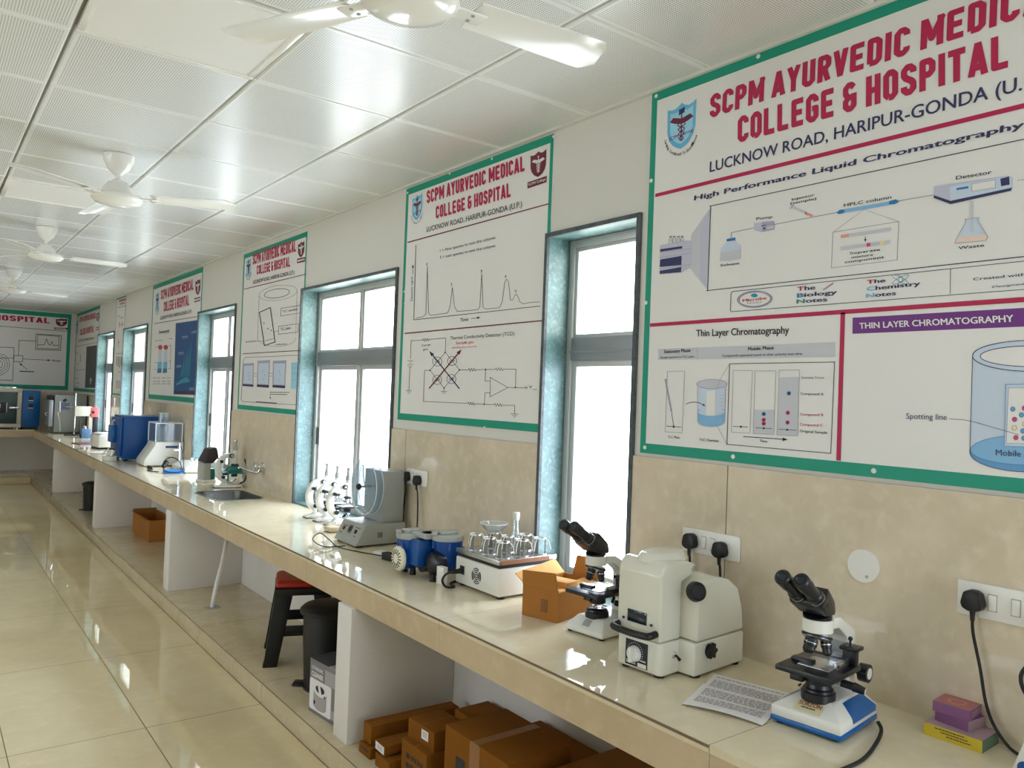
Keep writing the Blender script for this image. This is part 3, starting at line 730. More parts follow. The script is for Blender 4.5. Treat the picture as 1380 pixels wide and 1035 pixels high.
p.line(D, [d(495, 470), d(497, 440), d(640, 410)], 1, 'grey'); p.line(D, [d(770, 388), d(1165, 312)], 1, 'grey'); p.line(D, [e(480, 305), e(685, 270)], 1, 'grey'); p.line(D, [e(1170, 186), e(1260, 174)], .8, 'grey')
p.poly(D, [d(430, 540), d(470, 495), d(520, 490), d(558, 525), d(555, 605), d(490, 620), d(422, 622)], 'ice', 2); p.poly(D, [d(428, 565), d(556, 545), d(553, 604), d(490, 618), d(424, 620)], 'pale', 3); p.poly(D, [d(467, 480), d(522, 470), d(522, 488), d(467, 496)], 'blue', 3)
p.poly(D, [d(640, 382), d(690, 372), d(768, 366), d(770, 420), d(690, 436), d(642, 425)], 'lav', 3); p.poly(D, [d(690, 372), d(768, 366), d(770, 420), d(690, 436)], 'lav2', 4); p.poly(D, [d(722, 402), d(766, 392), d(766, 412), d(722, 420)], 'pale', 5); p.line(D, [d(688, 398), d(715, 392)], 1, 'navy', 5); p.disc(D, d(705, 413), 1.6, 1.2, 'navy', 5)
p.line(D, [d(880, 275), d(1005, 332)], 3.4, 'pale', 3); p.line(D, [d(965, 315), d(1008, 334)], 3.4, 'rose', 4); p.line(D, [d(870, 290), d(890, 262)], 1, 'grey', 3); p.line(D, [d(965, 308), d(975, 328)], .8, 'ink', 5)
p.line(D, [e(140, 368), e(460, 312)], 5, 'water', 3); p.poly(D, [e(116, 373), e(140, 356), e(166, 356), e(160, 376), e(132, 382)], 'blue', 4); p.poly(D, [e(482, 308), e(462, 296), e(424, 306), e(422, 325), e(455, 324)], 'blue', 4)
p.poly(D, [e(683, 222), e(775, 205), e(1110, 158), e(1140, 168), e(1140, 232), e(780, 322), e(683, 284)], 'lav', 3); p.poly(D, [e(775, 222), e(1110, 160), e(1138, 170), e(1138, 228), e(780, 306)], 'ice', 4)
p.poly(D, [e(683, 272), e(780, 305), e(1138, 228), e(1132, 246), e(780, 324), e(683, 288)], 'navy', 5); p.poly(D, [e(905, 206), e(1042, 182), e(1042, 228), e(905, 250)], 'white', 5); p.line(D, [e(905, 206), e(1042, 182), e(1042, 228), e(905, 250)], .6, 'grey', 6, True)
p.poly(D, [e(1070, 176), e(1122, 162), e(1125, 210), e(1075, 220)], 'navy', 5); p.poly(D, [e(815, 231), e(885, 219), e(885, 232), e(815, 243)], 'blue', 5)
p.poly(D, [e(894, 306), e(913, 303), e(913, 490), e(896, 490)], 'pale', 3)
fl = [e(865, 412), e(945, 402), e(942, 425), e(998, 515), e(985, 535), e(806, 552), e(812, 530), e(868, 432)]
p.poly(D, fl, 'ice', 2); p.poly(D, [e(826, 512), e(990, 498), e(998, 515), e(985, 535), e(806, 552), e(812, 530)], 'peach', 3); p.line(D, fl, .7, 'grey', 4, True)
p.line(D, [e(280, 355), e(100, 485)], .5, 'grey'); p.line(D, [e(280, 355), e(478, 425)], .5, 'grey'); p.line(D, [e(97, 487), e(480, 425), e(470, 648), e(88, 695)], .7, 'grey', 2, True)
p.poly(D, [e(143, 503), e(433, 458), e(433, 480), e(143, 522)], 'pale', 2); p.poly(D, [e(143, 503), e(190, 496), e(190, 515), e(143, 522)], 'rose', 3); p.poly(D, [e(140, 572), e(430, 532), e(430, 553), e(140, 593)], 'pale', 2); p.poly(D, [e(293, 551), e(315, 548), e(315, 568), e(293, 572)], 'pink', 3); p.poly(D, [e(370, 541), e(398, 537), e(398, 557), e(370, 561)], 'yellow', 3); p.arrow(D, [e(285, 514), e(285, 540)], .9, h=3)
for st, A, B, C in (('Solvent', d(428, 655), d(548, 640), d(428, 640)), ('Pump', d(655, 360), d(758, 346), d(655, 344)), ('Injector', d(880, 237), d(1025, 206), d(880, 222)), ('(sample)', d(870, 262), d(1036, 230), d(870, 247)), ('HPLC column', e(160, 340), e(437, 291), e(160, 322)),
                    ('Detector', e(812, 182), e(1020, 147), e(812, 161)), ('Waste', e(825, 588), e(977, 570), e(825, 571)), ('Separate', e(195, 617), e(372, 594), e(195, 603)), ('mixture', e(205, 640), e(330, 623), e(205, 627)), ('component', e(165, 668), e(395, 638), e(165, 654))):
    p.text(D, st, A, B, C, 'ink', .012)
L = 'notes_logos'
p.line(L, [(1380, 351.8), d(505, 813), d(495, 822), d(490, 932), d(496, 941), (1380, 390)], .8); p.line(L, [e(780, 700), e(778, 845)], .7, 'ink')
p.line(L, p.ell(d(645, 862), 23, 11, tilt=-.04), 1.6, 'lav2'); p.line(L, p.ell(d(645, 862), 21, 9.6, tilt=-.04), .5, 'ink', 3); p.disc(L, d(642, 838), 4.5, 2.6, 'aurora', 3)
p.text(L, 'Microbe', d(568, 879), d(720, 862), d(568, 862), 'red', .02); p.text(L, 'Notes', d(598, 894), d(688, 882), d(598, 882), 'grey', 0)
for st, A, B, C, fc in (('The', d(913, 810), d(1030, 799), d(913, 784), 'red'), ('Biology', d(912, 851), d(1168, 828), d(912, 826), 'blue'), ('Notes', d(910, 889), d(1105, 874), d(910, 864), 'tgreen'), ('The', e(293, 788), e(403, 777), e(293, 766), 'red'), ('Chemistry', e(293, 828), e(605, 796), e(293, 805), 'sky'), ('Notes', e(290, 868), e(465, 852), e(290, 845), 'sky')):
    p.text(L, st, A, B, C, 'navy', .03, None, fc)
p.line(L, [d(1078 + i * 6, 803 - i * 4 + 5 * math.sin(i * 1.2)) for i in range(12)], .9, 'rose'); p.line(L, [d(1078 + i * 6, 803 - i * 4 - 5 * math.sin(i * 1.2)) for i in range(12)], .9, 'lav2')
for tl in (-.5, .5): p.line(L, p.ell(e(490, 762), 11, 3.4, tilt=tl), .6, 'aurora')
p.line(L, p.ell(e(490, 762), 3, 4), .6, 'aurora')
p.text(L, 'Created with', e(912, 768), e(1215, 740), e(912, 752), 'navy', .012); p.text(L, 'Designed', e(1020, 811), e(1205, 793), e(1020, 799), 'navy', .005, ital=.25)
D = 'thin_layer_diagram'
p.text(D, 'Thin Layer Chromatography', h(208, 195), h(540, 184), h(208, 171), 'ink', .02)
p.poly(D, [h(72, 240), h(705, 215), h(705, 268), h(72, 279)], 'pale', 1); p.line(D, [h(212, 234), h(212, 277)], .5, 'grey')
p.text(D, 'Stationary Phase', h(92, 255), h(187, 250), h(92, 243), 'ink', .03); p.text(D, 'Sample spotted on TLC plate', h(80, 274), h(200, 270), h(80, 266)); p.text(D, 'Mobile Phase', h(393, 245), h(485, 241), h(393, 233), 'ink', .03); p.text(D, 'Compounds separated based on their polarity over time', h(300, 268), h(587, 261), h(300, 259))
p.line(D, [k(145, 150), k(260, 148), k(242, 558), k(130, 552)], .6, 'grey', 2, True); p.line(D, [k(132, 205), k(170, 410)], 2.2, 'lav2'); p.line(D, [k(126, 208), k(140, 203)], 1, 'grey'); p.line(D, [k(170, 405), k(187, 515)], .6); p.line(D, [k(140, 515), k(235, 520)], .7); p.disc(D, k(187, 518), 1.5, 1.5, 'ink', 3)
p.line(D, [k(268, 368), k(295, 357), k(325, 354), k(360, 360)], .9); p.arrow(D, [k(360, 360), k(394, 378)], .9, h=3)
p.poly(D, [k(345, 255), k(530, 255), k(525, 480)] + [k(435 + 90 * math.cos(R(q)), 480 + 38 * math.sin(R(q))) for q in range(10, 175, 15)] + [k(345, 480)], 'ice', 2); p.poly(D, [k(347, 405), k(528, 405), k(525, 480)] + [k(435 + 90 * math.cos(R(q)), 480 + 38 * math.sin(R(q))) for q in range(10, 175, 15)] + [k(345, 480)], 'water', 3)
p.disc(D, k(440, 235), 20.5, 6.2, 'pale', 3); p.line(D, p.ell(k(440, 235), 20.5, 6.2), .8, 'lav2', 4); p.disc(D, k(437, 420), 18, 5, 'ice', 4); p.poly(D, [k(405, 282), k(465, 276), k(462, 445), k(402, 445)], 'white', 5); p.line(D, [k(345, 255), k(345, 480)], .6, 'lav2', 4); p.line(D, [k(530, 255), k(525, 480)], .6, 'lav2', 4)
p.line(D, [k(435 + 90 * math.cos(R(q)), 480 + 38 * math.sin(R(q))) for q in range(0, 181, 15)], .6, 'lav2', 4)
for q in range(6): p.line(D, [k(490, 310 + 24 * q), k(518, 304 + 24 * q)], .5, 'lav2', 4)
p.line(D, [k(475, 262), k(500, 195), k(555, 105)], .5, 'grey', 5); p.line(D, [k(462, 490), k(540, 635)], .5, 'grey', 5); p.line(D, [k(558, 100), k(1255, 88), k(1230, 695), k(540, 635)], .9, 'ink', 2, True)
p.poly(D, [k(722, 405), k(858, 405), k(852, 568), k(716, 562)], 'pale', 1); p.poly(D, [k(886, 192), k(1020, 188), k(1010, 578), k(873, 570)], 'pale', 1)
for q in ([(582, 145), (710, 145), (692, 560), (570, 555)], [(727, 147), (865, 147), (852, 570), (715, 563)], [(888, 142), (1022, 140), (1010, 580), (872, 572)]): p.line(D, [k(*z) for z in q], .6, 'grey', 2, True)
for A, B, c in (((580, 515), (680, 520), (633, 518)), ((732, 525), (838, 530), (785, 528)), ((885, 535), (1000, 541), (941, 538))): p.line(D, [k(*A), k(*B)], .7); p.disc(D, k(*c), 1.4, 1.4, 'ink', 3)
for c, mt in (((785, 433), 'blue'), ((785, 472), 'pink'), ((785, 497), 'pink'), ((952, 296), 'blue'), ((945, 425), 'pink'), ((943, 490), 'pink')): p.disc(D, k(*c), 2.8, 2.8, mt, 3); p.disc(D, k(*c), 1.7, 1.7, 'navy' if mt == 'blue' else 'maroon', 4)
p.arrow(D, [k(650, 583), k(935, 603)], 1, h=5)
for st, A, B, C, mt in (('TLC Plate', (147, 592), (228, 598), (147, 577), 'ink'), ('TLC Chamber', (357, 611), (488, 620), (357, 595), 'ink'), ('Time', (757, 618), (808, 624), (757, 602), 'ink'), ('Solvent Front', (1035, 200), (1188, 200), (1035, 182), 'grey'), ('Compound A', (1030, 306), (1183, 310), (1030, 289), 'navy'), ('Compound B', (1027, 443), (1180, 448), (1027, 426), 'crimson'), ('Compound C', (1025, 510), (1177, 519), (1025, 492), 'crimson'), ('Original Sample', (1025, 554), (1207, 566), (1025, 537), 'ink')): p.text(D, st, k(*A), k(*B), k(*C), mt, .008)
D = 'beaker_diagram'
p.poly(D, [m(73, 108), m(1010, 54), m(1010, 120), m(975, 153), m(72, 191)], 'purple', 1); p.text(D, 'THIN LAYER CHROMATOGRAPHY', m(108, 165), m(905, 128), m(106, 135), 'white', .025)
cx = 1003
p.poly(D, [m(692, 310), m(1318, 310), m(1306, 800)] + [m(992 + 314 * math.cos(R(q)), 800 + 105 * math.sin(R(q))) for q in range(5, 178, 8)] + [m(678, 800)], 'ice', 1)
p.poly(D, [m(679, 790), m(1306, 790)] + [m(992 + 314 * math.cos(R(q)), 800 + 105 * math.sin(R(q))) for q in range(5, 178, 8)], 'water2', 2); p.disc(D, m(992, 790), 312 / 3.832, 79 / 3.832, 'water', 3, 40); p.line(D, p.ell(m(992, 790), 312 / 3.832, 79 / 3.832), .6, 'blue', 4)
p.disc(D, m(cx, 305), 311 / 3.832, 80 / 3.832, 'ice', 3, 40); p.disc(D, m(cx, 307), 271 / 3.832, 54 / 3.832, 'white', 4, 40); p.line(D, p.ell(m(cx, 305), 311 / 3.832, 80 / 3.832, n=44), 1, 'navy', 5); p.line(D, p.ell(m(cx, 307), 271 / 3.832, 54 / 3.832, n=44), 1, 'navy', 5)
p.line(D, [m(692, 312), m(678, 800)], .8, 'navy', 5); p.line(D, [m(1316, 312), m(1306, 800)], .8, 'navy', 5); p.line(D, [m(992 + 314 * math.cos(R(q)), 800 + 105 * math.sin(R(q))) for q in range(0, 181, 6)], .8, 'navy', 5)
p.poly(D, [m(865, 452), m(1140, 452), m(1130, 778), m(855, 772)], 'ice', 5); p.poly(D, [m(878, 470), m(1128, 470), m(1118, 762), m(866, 756)], 'white', 6); p.line(D, [m(865, 452), m(1140, 452), m(1130, 778), m(855, 772)], .7, 'water2', 7, True); p.line(D, [m(878, 470), m(1128, 470), m(1118, 762), m(866, 756)], .7, 'lav2', 7, True)
for c, mt in (((900, 580), 'water2'), ((909, 633), 'pink'), ((908, 677), 'yellow'), ((916, 727), 'pink'), ((960, 575), 'pink'), ((945, 610), 'water2'), ((962, 657), 'yellow'), ((952, 693), 'water2'), ((957, 730), 'water2'), ((1010, 600), 'pink'), ((1050, 650), 'water2')): p.disc(D, m(*c), 3.3, 3.3, mt, 7); p.line(D, p.ell(m(*c), 3.3, 3.3, n=14), .4, 'navy', 8)
p.text(D, 'Spotting line', m(350, 629), m(560, 636), m(350, 601), 'navy', 0); p.line(D, [m(570, 630), m(640, 634), m(700, 646), m(800, 675), m(930, 712)], .6, 'navy', 8); p.text(D, 'Mobile phase', m(812, 818), m(942, 826), m(812, 788), 'navy', 0, 'Mobile', None, 8)
p.build(t1)
b0 = None
for q in ((884.5, 129.5), (1022, 76), (877.5, 243.5), (870.5, 408), (869, 603), (988, 615.5), (1177.5, 634.5)):
    c = on(0, -0.0066, *q); b = MB(); b.lathe([(.0075, 0), (.007, .002), (.004, .003), (.001, .0032)], 'white_plastic', c, (-1, 0, 0), 14); b.build('fixing_screw', t1)

# ---------------------------------------------------------------- chart 2
t2, p = board('chart with a peaks graph above a circuit, between the two nearest windows', 0, 0, 0.228, 1.506, 1.458, 2.747, 0.036, (0.257, 2.318))
n = sc(530, 170, 2.4625); o = sc(540, 180, 6.571); q = sc(540, 430, 6.47)
heads(p, (o(230, 622), o(1097, 330), o(230, 508)), (o(310, 756), o(973, 560), o(310, 645)), (o(230, 872), o(1075, 648), o(230, 828)))
crest(p, o(105, 558), o(190, 525), o(100, 782), o(186, 752), .9)
college(p, o(1150, 180), o(1290, 135), o(1150, 395), o(1285, 372), [o(1124, 432), o(1294, 374), o(1292, 430), o(1122, 488)], .9, (o(1132, 464), o(1284, 412), o(1132, 442)))
p.line('red_rules', [(549.8, 326.6), (739.5, 274.6)], 1.6, 'maroon'); p.line('red_rules', [(545.6, 449.4), (734.2, 431.8)], 1.6, 'maroon')
D = 'peaks_graph'
p.line(D, [n(75, 395), n(68, 643), n(487, 597)], .8)
pk = [(75, 637), (100, 632), (108, 622), (113, 465), (117, 620), (124, 628), (180, 620), (188, 600), (196, 535), (203, 598), (212, 615), (280, 609), (287, 600), (293, 490), (298, 600), (306, 607), (352, 603), (362, 580), (370, 518), (376, 508), (382, 516), (389, 577), (396, 577), (403, 562), (408, 558), (414, 566), (420, 583), (432, 590), (455, 585), (487, 583)]
p.line(D, [n(*z) for z in pk], .6)
for st, x, y in (('1', 110, 463), ('2', 190, 530), ('3', 289, 486), ('4', 369, 504), ('5', 403, 552)): wd = 2.2 if st == '1' else 6; p.text(D, st, n(x, y), n(x + wd, y - 1), n(x, y - 9), 'ink')
p.text(D, '1 = First species to exit the column', n(155, 418), n(338, 374), n(155, 409)); p.text(D, '5 = Last species to exit the column', n(155, 440), n(338, 401), n(155, 431)); p.text(D, 'Detector signal', n(64, 580), n(65, 500), n(57, 580)); p.arrow(D, [n(65, 490), n(65, 462)], .6, h=3); p.text(D, 'Time', n(222, 650), n(249, 646), n(222, 638)); p.arrow(D, [n(258, 639), n(286, 635)], .6, h=3)
D = 'circuit_drawing'
p.text(D, 'Thermal Conductivity Detector (TCD)', q(432, 180), q(990, 140), q(432, 152)); p.text(D, 'Sample gas', q(480, 221), q(635, 210), q(480, 198), 'red'); p.text(D, '(eluting the column)', q(447, 257), q(660, 244), q(447, 243), 'red'); p.text(D, 'Carrier', q(182, 239), q(262, 232), q(182, 220), 'navy'); p.text(D, 'gas', q(195, 272), q(236, 268), q(195, 256), 'navy')
def wire(*pts): p.line(D, [q(*z) for z in pts], .55)
wire((85, 345), (90, 190), (190, 183)); p.zig(D, q(190, 183), q(245, 178), 2, .55); wire((245, 178), (392, 165), (388, 290)); wire((80, 420), (72, 620))
for y, x0, x1 in ((365, 60, 108), (383, 72, 97), (400, 58, 108), (416, 70, 98), (622, 48, 95), (635, 58, 85), (648, 66, 78)): wire((x0, y), (x1, y))
wire((388, 290), (255, 447), (378, 600), (512, 443), (388, 290))
for c in ((318, 370), (448, 365), (318, 530), (442, 523)): p.line(D, p.ell(q(*c), 6.2, 6.2, n=18), .6); p.zig(D, q(c[0] - 22, c[1] + 8), q(c[0] + 22, c[1] - 8), 1.6, .5, 4)
wire((255, 447), (208, 447), (197, 718), (585, 735)); p.zig(D, q(585, 735), q(645, 739), 2, .55); wire((645, 739), (815, 746)); p.zig(D, q(815, 746), q(885, 750), 2, .55); wire((885, 750), (993, 752), (993, 825)); wire((960, 825), (1025, 829)); wire((974, 840), (1010, 843)); wire((984, 854), (1000, 855))
wire((512, 443), (590, 443)); p.zig(D, q(590, 443), q(655, 441), 2, .55); wire((655, 441), (825, 438)); p.zig(D, q(825, 438), q(895, 437), 2, .55); wire((895, 437), (1005, 437), (1000, 597)); wire((740, 440), (735, 540), (780, 540)); wire((728, 743), (735, 643), (780, 643)); wire((780, 508), (778, 678), (935, 597), (780, 508)); wire((935, 597), (1086, 598)); wire((350, 630), (402, 632)); wire((362, 645), (390, 646)); wire((378, 600), (376, 630))
p.line(D, p.ell(q(1095, 598), 1.3, 1.3, n=10), .5); p.text(D, 'V', q(1118, 605), q(1145, 606), q(1118, 578)); p.text(D, 'out', q(1148, 616), q(1187, 618), q(1148, 604))
for c in ((388, 290), (378, 600), (255, 447), (512, 443), (740, 440), (1000, 597), (728, 743)): p.disc(D, q(*c), 1, 1, 'ink', 3)
p.arrow(D, [q(510, 605), q(258, 290)], 1.5, 'navy', 4, 5); p.arrow(D, [q(248, 603), q(520, 275)], 1.5, 'maroon', 5, 5)
p.build(t2)
for z in ((549.5, 260), (606, 234), (663, 214), (746, 184), (545, 393), (545.5, 409), (653, 576)):
    c = on(0, -0.0066, *z); b = MB(); b.lathe([(.0065, 0), (.006, .002), (.001, .0028)], 'white_plastic', c, (-1, 0, 0), 12); b.build('fixing_screw', t2)

# ---------------------------------------------------------------- chart 3
t3, p = board('chart with a tilted plate drawn in a beaker, over the sink tap', 0, 0, 2.9, 4.245, 1.424, 2.716, 0.036, (2.966, 2.318))
r = sc(320, 310, 4.14)
heads(p, (r(85, 195), r(325, 120), r(86, 133)), (r(108, 250), r(293, 204), r(108, 198)), (r(87, 301), r(318, 245), r(87, 281)))
crest(p, r(50, 165), r(76, 155), r(48, 268), r(74, 258), .7, False); college(p, r(338, 72), r(374, 58), r(338, 158), r(373, 146), [r(333, 160), r(377, 150), r(376, 176), r(332, 186)], .6)
p.line('red_rules', [r(38, 330), r(382, 246)], 1, 'maroon'); p.line('red_rules', [r(30, 690), r(352, 672)], 1, 'maroon')
D = 'plate_drawing'
p.line(D, p.ell(r(227, 351), 25.5, 10, tilt=-.13), .5, 'grey'); p.line(D, p.ell(r(220, 354), 17, 6, tilt=-.13), .6, 'ink'); p.line(D, [r(121, 365), r(112, 605)], .5, 'grey'); p.line(D, [r(333, 335), r(325, 580)], .5, 'grey'); p.line(D, p.ell(r(219, 600), 25.8, 12, 0, 180), .5, 'grey')
p.line(D, [r(122, 460), r(183, 432), r(210, 625), r(150, 645)], 1.1, 'ink', 3, True)
for c in ((148, 520), (170, 550), (188, 560)): p.disc(D, r(*c), .8, .8, 'ink', 3)
p.line(D, [r(243, 437), r(352, 420), r(350, 462), r(241, 480)], .5, 'ink', 2, True); p.line(D, [r(230, 537), r(340, 523), r(338, 568), r(228, 582)], .5, 'ink', 2, True); p.text(D, 'TLC chamber', r(252, 460), r(338, 447), r(252, 448)); p.text(D, 'TLC plate', r(240, 560), r(298, 552), r(240, 546)); p.text(D, 'Spotting line', r(45, 628), r(104, 622), r(45, 619)); p.text(D, 'mobile phase', r(213, 643), r(277, 639), r(213, 634)); p.line(D, [r(105, 618), r(150, 622)], .4); p.line(D, [r(205, 570), r(228, 562)], .4); p.line(D, [r(155, 618), r(203, 605)], .5)
D = 'step_pictures'
p.line(D, [r(42, 712), r(345, 698)], .5); p.line(D, [r(42, 712), r(34, 725), r(20, 945), r(30, 957), r(336, 976)], .5)
for z in ([(32, 745), (92, 742), (88, 875), (28, 870)], [(112, 730), (182, 725), (175, 880), (108, 875)], [(198, 730), (273, 727), (265, 883), (195, 878)]):
    f = quad(r(*z[0]), r(*z[1]), r(*z[3]), r(*z[2])); p.poly(D, [f(0, 0), f(1, 0), f(1, 1), f(0, 1)], 'lav2', 1); p.poly(D, [f(.08, .1), f(.92, .1), f(.92, .88), f(.08, .88)], 'ice', 2); p.poly(D, [f(0, .91), f(1, .91), f(1, 1), f(0, 1)], 'navy', 3)
    for x, y in ((.5, .4), (.6, .55), (.55, .7)): p.disc(D, f(x, y), .5, .5, 'blue', 3)
p.poly(D, [r(300, 740), r(338, 738), r(335, 888), r(297, 885)], 'sky2', 1)
for x in (308, 320, 332):
    for y in (770, 800, 835): p.disc(D, r(x, y), .5, .5, 'blue', 3)
for y in (800, 815): p.line(D, [r(94, y), r(108, y)], .6, 'pink'); p.line(D, [r(180, y), r(195, y)], .6, 'pink')
p.bars(D, r(182, 905), r(293, 906), .8, 'ink', 6); p.bars(D, r(182, 916), r(280, 918), .8, 'ink', 6); p.bars(D, r(105, 958), r(222, 966), 1, 'maroon', 6); p.arrow(D, [r(183, 922), r(183, 942)], .5, h=2)
p.build(t3)

# ---------------------------------------------------------------- chart 4
t4, p = board('chart with a deep blue picture beside two columns, above the blue cabinet', 0, 0, 5.42, 7.42, 1.436, 2.745, 0.05, (5.523, 2.318))
s_ = sc(195, 360, 5.444)
heads(p, (s_(118, 240), s_(357, 166), s_(119, 170)), (s_(140, 328), s_(325, 281), s_(140, 256)), (s_(114, 386), s_(345, 335), s_(114, 363)))
crest(p, s_(82, 188), s_(106, 180), s_(80, 335), s_(103, 325), .5, False); college(p, s_(372, 96), s_(409, 82), s_(372, 208), s_(408, 200), [s_(365, 228), s_(409, 216), s_(408, 246), s_(365, 260)], .5)
p.line('red_rules', [s_(70, 415), s_(412, 358)], .8, 'maroon')
D = 'blue_picture'; f = quad(s_(228, 412), s_(396, 387), s_(212, 932), s_(373, 938)); p.poly(D, [f(0, 0), f(1, 0), f(1, 1), f(0, 1)], 'ocean', 1); p.poly(D, [f(0, .95), f(1, .95), f(1, 1), f(0, 1)], 'navy', 2)
p.poly(D, [f(.08, .86), f(.3, .8), f(.55, .76), f(.7, .8), f(.68, .83), f(.4, .84), f(.1, .875)], 'aurora', 2)
for i in range(12): x = .3 + .035 * i; p.line(D, [f(x, .78 - .02 * (i % 3)), f(x + .03, .66 - .05 * (i % 4) - .02 * i)], .45, 'aurora', 2)
for A, B in (((.3, .2), (.55, .2)), ((.7, .15), (.95, .14)), ((.15, .42), (.4, .42)), ((.1, .6), (.3, .6)), ((.7, .91), (.95, .91))): p.bars(D, f(*A), f(*B), .6, 'ice', 4); p.bars(D, f(A[0], A[1] + .02), f(B[0], B[1] + .02), .5, 'ice', 4)
D = 'column_drawing'; p.text(D, 'Chromatography', s_(103, 490), s_(181, 478), s_(103, 466), 'navy', .01)
for x0 in (92, 133):
    p.disc(D, s_(x0 + 22, 588), 3, 3.2, 'red', 2); p.poly(D, [s_(x0 + 12, 605), s_(x0 + 32, 602), s_(x0 + 32, 692), s_(x0 + 6, 695)], 'ice', 1); p.poly(D, [s_(x0 + 3, 698), s_(x0 + 33, 692), s_(x0 + 30, 774), s_(x0, 778)], 'sky', 2); p.poly(D, [s_(x0 + 1, 745), s_(x0 + 31, 742), s_(x0 + 30, 774), s_(x0, 778)], 'blue', 3)
for x0, x1, y in ((78, 88, 587), (78, 88, 700), (72, 82, 750), (180, 192, 575), (178, 190, 690), (176, 190, 745)): p.line(D, [s_(x0, y), s_(x1, y)], .6)
p.line(D, [s_(192, 575), s_(188, 745)], .4)
for x, wd in ((62, 22), (92, 22), (128, 26), (165, 26)):
    for y in (812, 838, 856): p.bars(D, s_(x, y), s_(x + wd, y), .6, 'navy', 3)
for x, y in ((78, 540), (105, 537), (180, 525)): p.bars(D, s_(x, y), s_(x + 24, y - 1), .6, 'ink', 2)
p.build(t4)

# ---------------------------------------------------------------- chart 5 (narrow slit of it shows), 6 and 7
t5, p = board('narrow chart squeezed between the two farthest windows', 0, 0, 8.915, 9.52, 1.44, 2.757, 0.02, (8.963, 2.318), bord='border')
v = sc(60, 330, 5.75); y5 = sc(120, 420, 5.175)
p.text('title_lettering', 'SCPM AYURVEDIC MEDICAL', v(576, 445), v(631, 428), v(576, 428), 'crimson', 'block'); p.text('title_lettering', 'COLLEGE & HOSPITAL', v(583, 466), v(622, 456), v(583, 452), 'crimson', 'block')
p.line('red_rules', [v(571, 487), v(632, 470)], .5, 'maroon'); p.line('red_rules', [y5(188, 292), y5(238, 290)], .5, 'maroon')
D = 'small_drawings'
for A, B, mt in (((205, 92), (245, 88), 'crimson'), ((213, 70), (213, 112), 'crimson'), ((232, 70), (232, 108), 'crimson')): p.line(D, [y5(*A), y5(*B)], .6, mt)
for x in (195, 205, 215, 225): p.line(D, [y5(x, 315), y5(x - 1, 375 + (x % 3) * 8)], .7, 'ink')
for x in (192, 202, 212): p.line(D, [y5(x, 480), y5(x - 1, 535)], .6, 'navy')
for x, yy in ((200, 30), (212, 45), (225, 38), (200, 215), (205, 420), (195, 560)): p.bars(D, y5(x, yy), y5(x + 18, yy), .5, 'ink', 2)
p.line(D, [y5(205, 195), y5(203, 250)], .5, 'crimson')
p.build(t5)
t6, p = board('chart with a charcoal picture, in the far corner of the window wall', 0, 0, 10.72, 12.85, 1.44, 2.755, 0.05, (10.803, 2.318))
c6 = sc(0, 400, 5.17)
heads(p, (v(270, 602), v(398, 568), v(270, 562)), (v(275, 702), v(380, 676), v(275, 655)), (v(262, 752), v(386, 730), v(262, 735)))
crest(p, v(245, 582), v(262, 576), v(243, 688), v(260, 680), .35, False); college(p, v(402, 528), v(424, 520), v(402, 596), v(424, 590), [v(400, 640), v(425, 632), v(425, 655), v(400, 665)], .35)
p.line('red_rules', [v(238, 790), v(412, 755)], .5, 'maroon')
D = 'charcoal_picture'; p.poly(D, [c6(603, 347), c6(679, 336), c6(664, 634), c6(592, 634)], 'coal', 1); p.line(D, [c6(633, 565), c6(631, 605)], .9, 'white', 2); p.line(D, [c6(624, 580), c6(641, 578)], .7, 'white', 2)
D = 'side_notes'
for A, B in (((560, 400), (560, 450)), ((530, 395), (545, 393)), ((580, 388), (590, 387)), ((535, 470), (545, 468)), ((530, 512), (550, 510)), ((560, 508), (590, 506)), ((525, 570), (545, 568)), ((530, 600), (548, 600)), ((525, 628), (545, 628))): p.line(D, [c6(*A), c6(*B)], .5, 'ink')
p.build(t6)
t7, p = board('wide chart with a screen and coil drawing on the far wall', 1, YF, -2.5, -0.078, 1.445, 2.745, 0.07)
w7 = sc(0, 350, 5.446)
p.text('title_lettering', 'COLLEGE & HOSPITAL', (-106, 424.6), w7(365, 468), (-106, 416.8), 'crimson', 'block')
college(p, w7(410, 430), w7(492, 432), w7(412, 490), w7(492, 490), [w7(398, 497), w7(495, 501), w7(495, 515), w7(398, 511)], .5)
p.line('red_rules', [(-110, 430.5), w7(505, 528)], .6, 'maroon')
D = 'coil_drawing'
p.line(D, [w7(-60, 640), w7(103, 645), w7(92, 886), w7(-60, 880)], .7)
for rr in (28, 45, 62, 78): p.line(D, p.ell(w7(-8, 768), rr / 5.446, rr / 5.446, -90, 90), .6)
p.line(D, [w7(-8, 722), w7(100, 722)], .6); p.line(D, [w7(103, 703), w7(168, 705), w7(165, 750), w7(100, 748)], .7, 'ink', 2, True); p.line(D, [w7(135, 703), w7(140, 592), w7(262, 597)], .7)
p.line(D, [w7(265, 545), w7(450, 558), w7(443, 665), w7(262, 658)], .8, 'ink', 2, True); p.line(D, [w7(278, 552), w7(434, 563), w7(430, 655), w7(276, 650)], .6, 'ink', 2, True)
p.line(D, [w7(278, 625), w7(325, 625), w7(342, 580), w7(355, 618), w7(370, 628), w7(380, 600), w7(392, 628), w7(430, 630)], .7); p.arrow(D, [w7(168, 728), w7(365, 738)], .6, h=3); p.text(D, 'Waste', w7(378, 748), w7(446, 748), w7(378, 733), 'ink', .02); p.arrow(D, [w7(198, 805), w7(146, 762)], .7, h=3); p.bars(D, w7(145, 819), w7(252, 822), 1.2, 'ink', 7)
p.build(t7)
